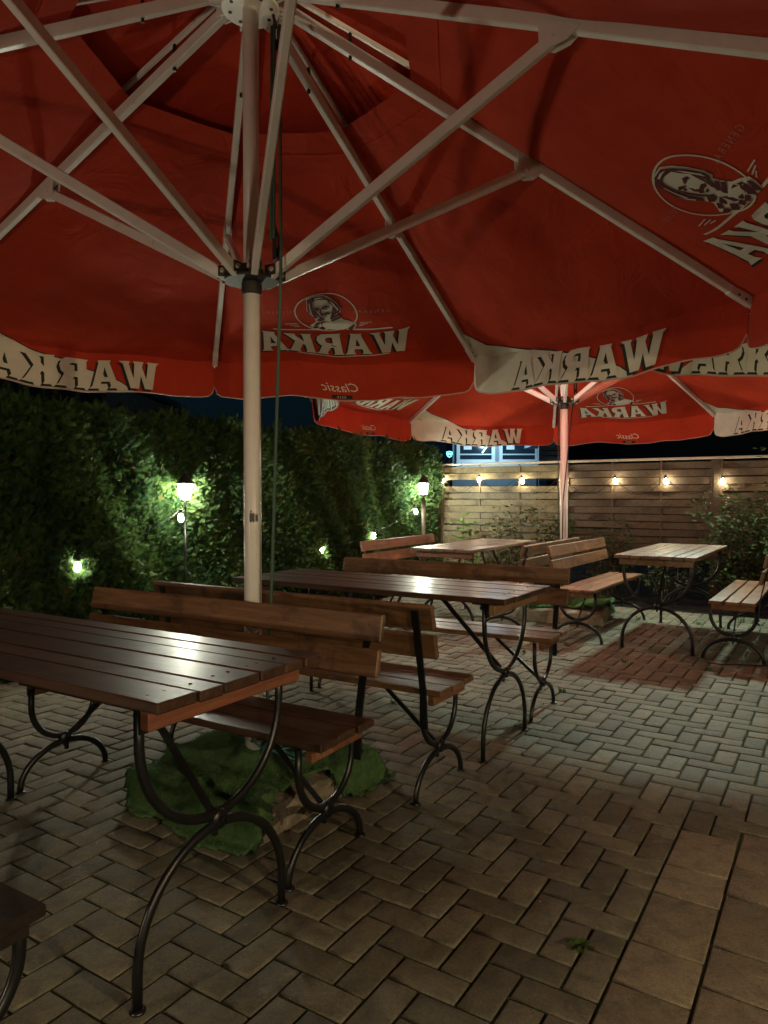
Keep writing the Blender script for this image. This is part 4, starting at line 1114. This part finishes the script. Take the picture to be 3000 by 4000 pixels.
M['dark_wall'] = mat('dark plaster wall', (.10, .085, .08), .8)[0]; M['roof'] = mat('dark roof', (.03, .03, .035), .8)[0]
M['navy_wall'] = mat('dark cladding', (.03, .04, .05), .8)[0]
dark_house(-160, 228, 822, 13.0, 'dark plaster house with a flat roof beyond the hedge at left', M['dark_wall'])
dark_house(1240, 1900, 905, 24.0, 'long dark building beyond the fence at right', M['navy_wall'])
def shed():
    Y = 15.5; a_, b_ = P3(1166, 962, Y), P3(1225, 962, Y); root = empty('market_stall', ((a_.x+b_.x)/2, Y, 0)); w_ = b_.x-a_.x; h = a_.z
    mb = MB()
    for s_ in (-1, 1): mb.box((s_*w_/2, 0, h/2), (.05, .05, h))
    for k in range(7): mb.box((0, 0, h-.06-k*.11), (w_-.06, .03, .085))
    mb.build('slat_side', M['kiosk_wall'], root)
    mb = MB(); mb.box((0, .5, h+.04), (w_+.2, 1.4, .06)); mb.build('roof', M['kiosk_wall'], root)
    return tag(root, 'dim blue grey slatted stall between the kiosk and the far pole', 'stall')
shed()

# ------------------------------------------------------------ small things
def blades(n, h, spread, seed, leafy=False):
    rg = np.random.default_rng(seed); V = []; F = []
    for i in range(n):
        a = rg.uniform(0, 2*PI); r = rg.uniform(0, spread); L = h*rg.uniform(.5, 1.1); b_ = rg.uniform(0, 2*PI); wd = rg.uniform(.002, .004)*(2.2 if leafy else 1)
        o = np.array([r*math.cos(a), r*math.sin(a), -.004]); d = np.array([math.cos(b_), math.sin(b_), 0]); s_ = np.array([-d[1], d[0], 0])
        k = len(V)
        V += [o-s_*wd, o+s_*wd, o+d*L*.35+[0, 0, L*.7]+s_*wd, o+d*L*.35+[0, 0, L*.7]-s_*wd, o+d*L*.9+[0, 0, L*(.55 if leafy else .85)]]
        F += [(k, k+1, k+2), (k, k+2, k+3), (k+3, k+2, k+4)]
    return np.array(V), np.array(F)
weeds = [(1250, 2050, 'green weed growing in a paver joint in the foreground', .8, 1), (1215, 1495, 'small weed in the pale lit patch of paving', 1, 0), (950, 1600, 'tiny weed beside the bench feet', .8, 0),
 (695, 1460, 'weed tuft under the second bench', 1, 0), (735, 1470, 'weed tuft right of the tuft under the second bench', 1, 0), (850, 1520, 'weed between the umbrella base and the second bench feet', 1, 0),
 (1350, 1432, 'weed in the shadow edge of the pale table', 1, 0), (1225, 1395, 'weed tuft in front of the far turf', 1, 0), (1290, 1355, 'weed tuft right of the far turf', 1, 0),
 (1470, 1345, 'weed tuft behind the pale table shadow', 1.3, 0), (1510, 1350, 'weed tuft behind the pale table, nearer the right bench', 1.1, 0), (1600, 1345, 'weed tuft by the garden bed at right', 1.3, 0), (1640, 1352, 'weed tuft at the right edge by the garden bed', 1.2, 0),
 (1380, 1338, 'weed tuft at the paving edge left of the table shadow', 1.2, 0), (1530, 1448, 'weed in front of the right bench', .9, 0), (440, 1590, 'weed left of the near umbrella base', .9, 0), (1130, 1410, 'weed behind the middle bench feet', .9, 0)]
for i, (x, y, lb, s_, lf) in enumerate(weeds):
    u = (x-829.5)/1538; py = -(y-1106)/1538; pitch = -.0218; dz = math.sin(pitch)+py*math.cos(pitch); dy = math.cos(pitch)-py*math.sin(pitch)
    Yg = 1.257/(-dz/dy); V, F = blades(16 if not lf else 34, .045*s_, .022*s_, 50+i, bool(lf)); C = np.tile([.09, .15, .035, 1], (len(V), 1))
    o = fast_mesh('weed', V, F, M['leaf'], None, C); o.location = (u/dy*Yg, Yg, 0)
    tag(o, lb, 'weed', 'weeds between the pavers')
# grit on the stones
rg = np.random.default_rng(77); n = 1500; V = []; F = []
for i in range(n):
    a, b_ = rg.uniform(-38, 20), rg.uniform(-20, 60); p = ab(a, b_, .001); s_ = rg.uniform(.001, .0035); k = len(V)
    for q in ((1, 0, 0), (-.6, .9, 0), (-.6, -.9, 0), (0, 0, .8)): V.append((p.x+q[0]*s_, p.y+q[1]*s_, p.z+q[2]*s_))
    F += [(k, k+1, k+3), (k+1, k+2, k+3), (k+2, k, k+3)]
C = np.repeat(np.clip(rg.normal(.3, .18, (n, 1)), .03, .8)*np.array([[1, .92, .8]]), 4, 0); C = np.concatenate([C, np.ones((4*n, 1))], 1)
o = fast_mesh('grit', np.array(V), np.array(F), M['leaf'], None, C); tag(o, 'fine crumbs and grit strewn over the paving', 'grit', kind='stuff')
# cable
mb = MB(); L = []
for (x, y) in ((1527, 1433), (1560, 1438), (1600, 1437), (1640, 1440), (1700, 1438), (1800, 1440)):
    u = (x-829.5)/1538; py = -(y-1106)/1538; dz = math.sin(-.0218)+py*math.cos(-.0218); dy = math.cos(-.0218)-py*math.sin(-.0218); Yg = 1.257/(-dz/dy); L.append((u/dy*Yg, Yg, .007))
mb.tube(L, .005, 6); tag(mb.build('cable', M['black'], None, True), 'thin black cable lying on the paving in front of the right bench', 'cable')
# a few dead leaves
for i, (x, y, lb) in enumerate(((608, 1760, 'curled brown leaf by the front corner of the near turf'), (625, 1805, 'thin curled dry leaf beside the foreground bench foot'))):
    u = (x-829.5)/1538; py = -(y-1106)/1538; dz = math.sin(-.0218)+py*math.cos(-.0218); dy = math.cos(-.0218)-py*math.sin(-.0218); Yg = 1.257/(-dz/dy)
    V = LEAF[0]*[.05, .05, .12]; V[:, 2] += .004+.01*np.abs(V[:, 1])/.01*.3; C = np.tile([.22, .09, .03, 1], (len(V), 1))
    o = fast_mesh('dead_leaf', V, LEAF[1], M['leaf'], None, C); o.location = (u/dy*Yg, Yg, .004); o.rotation_euler[2] = i*2; tag(o, lb, 'leaf', 'dead leaves')
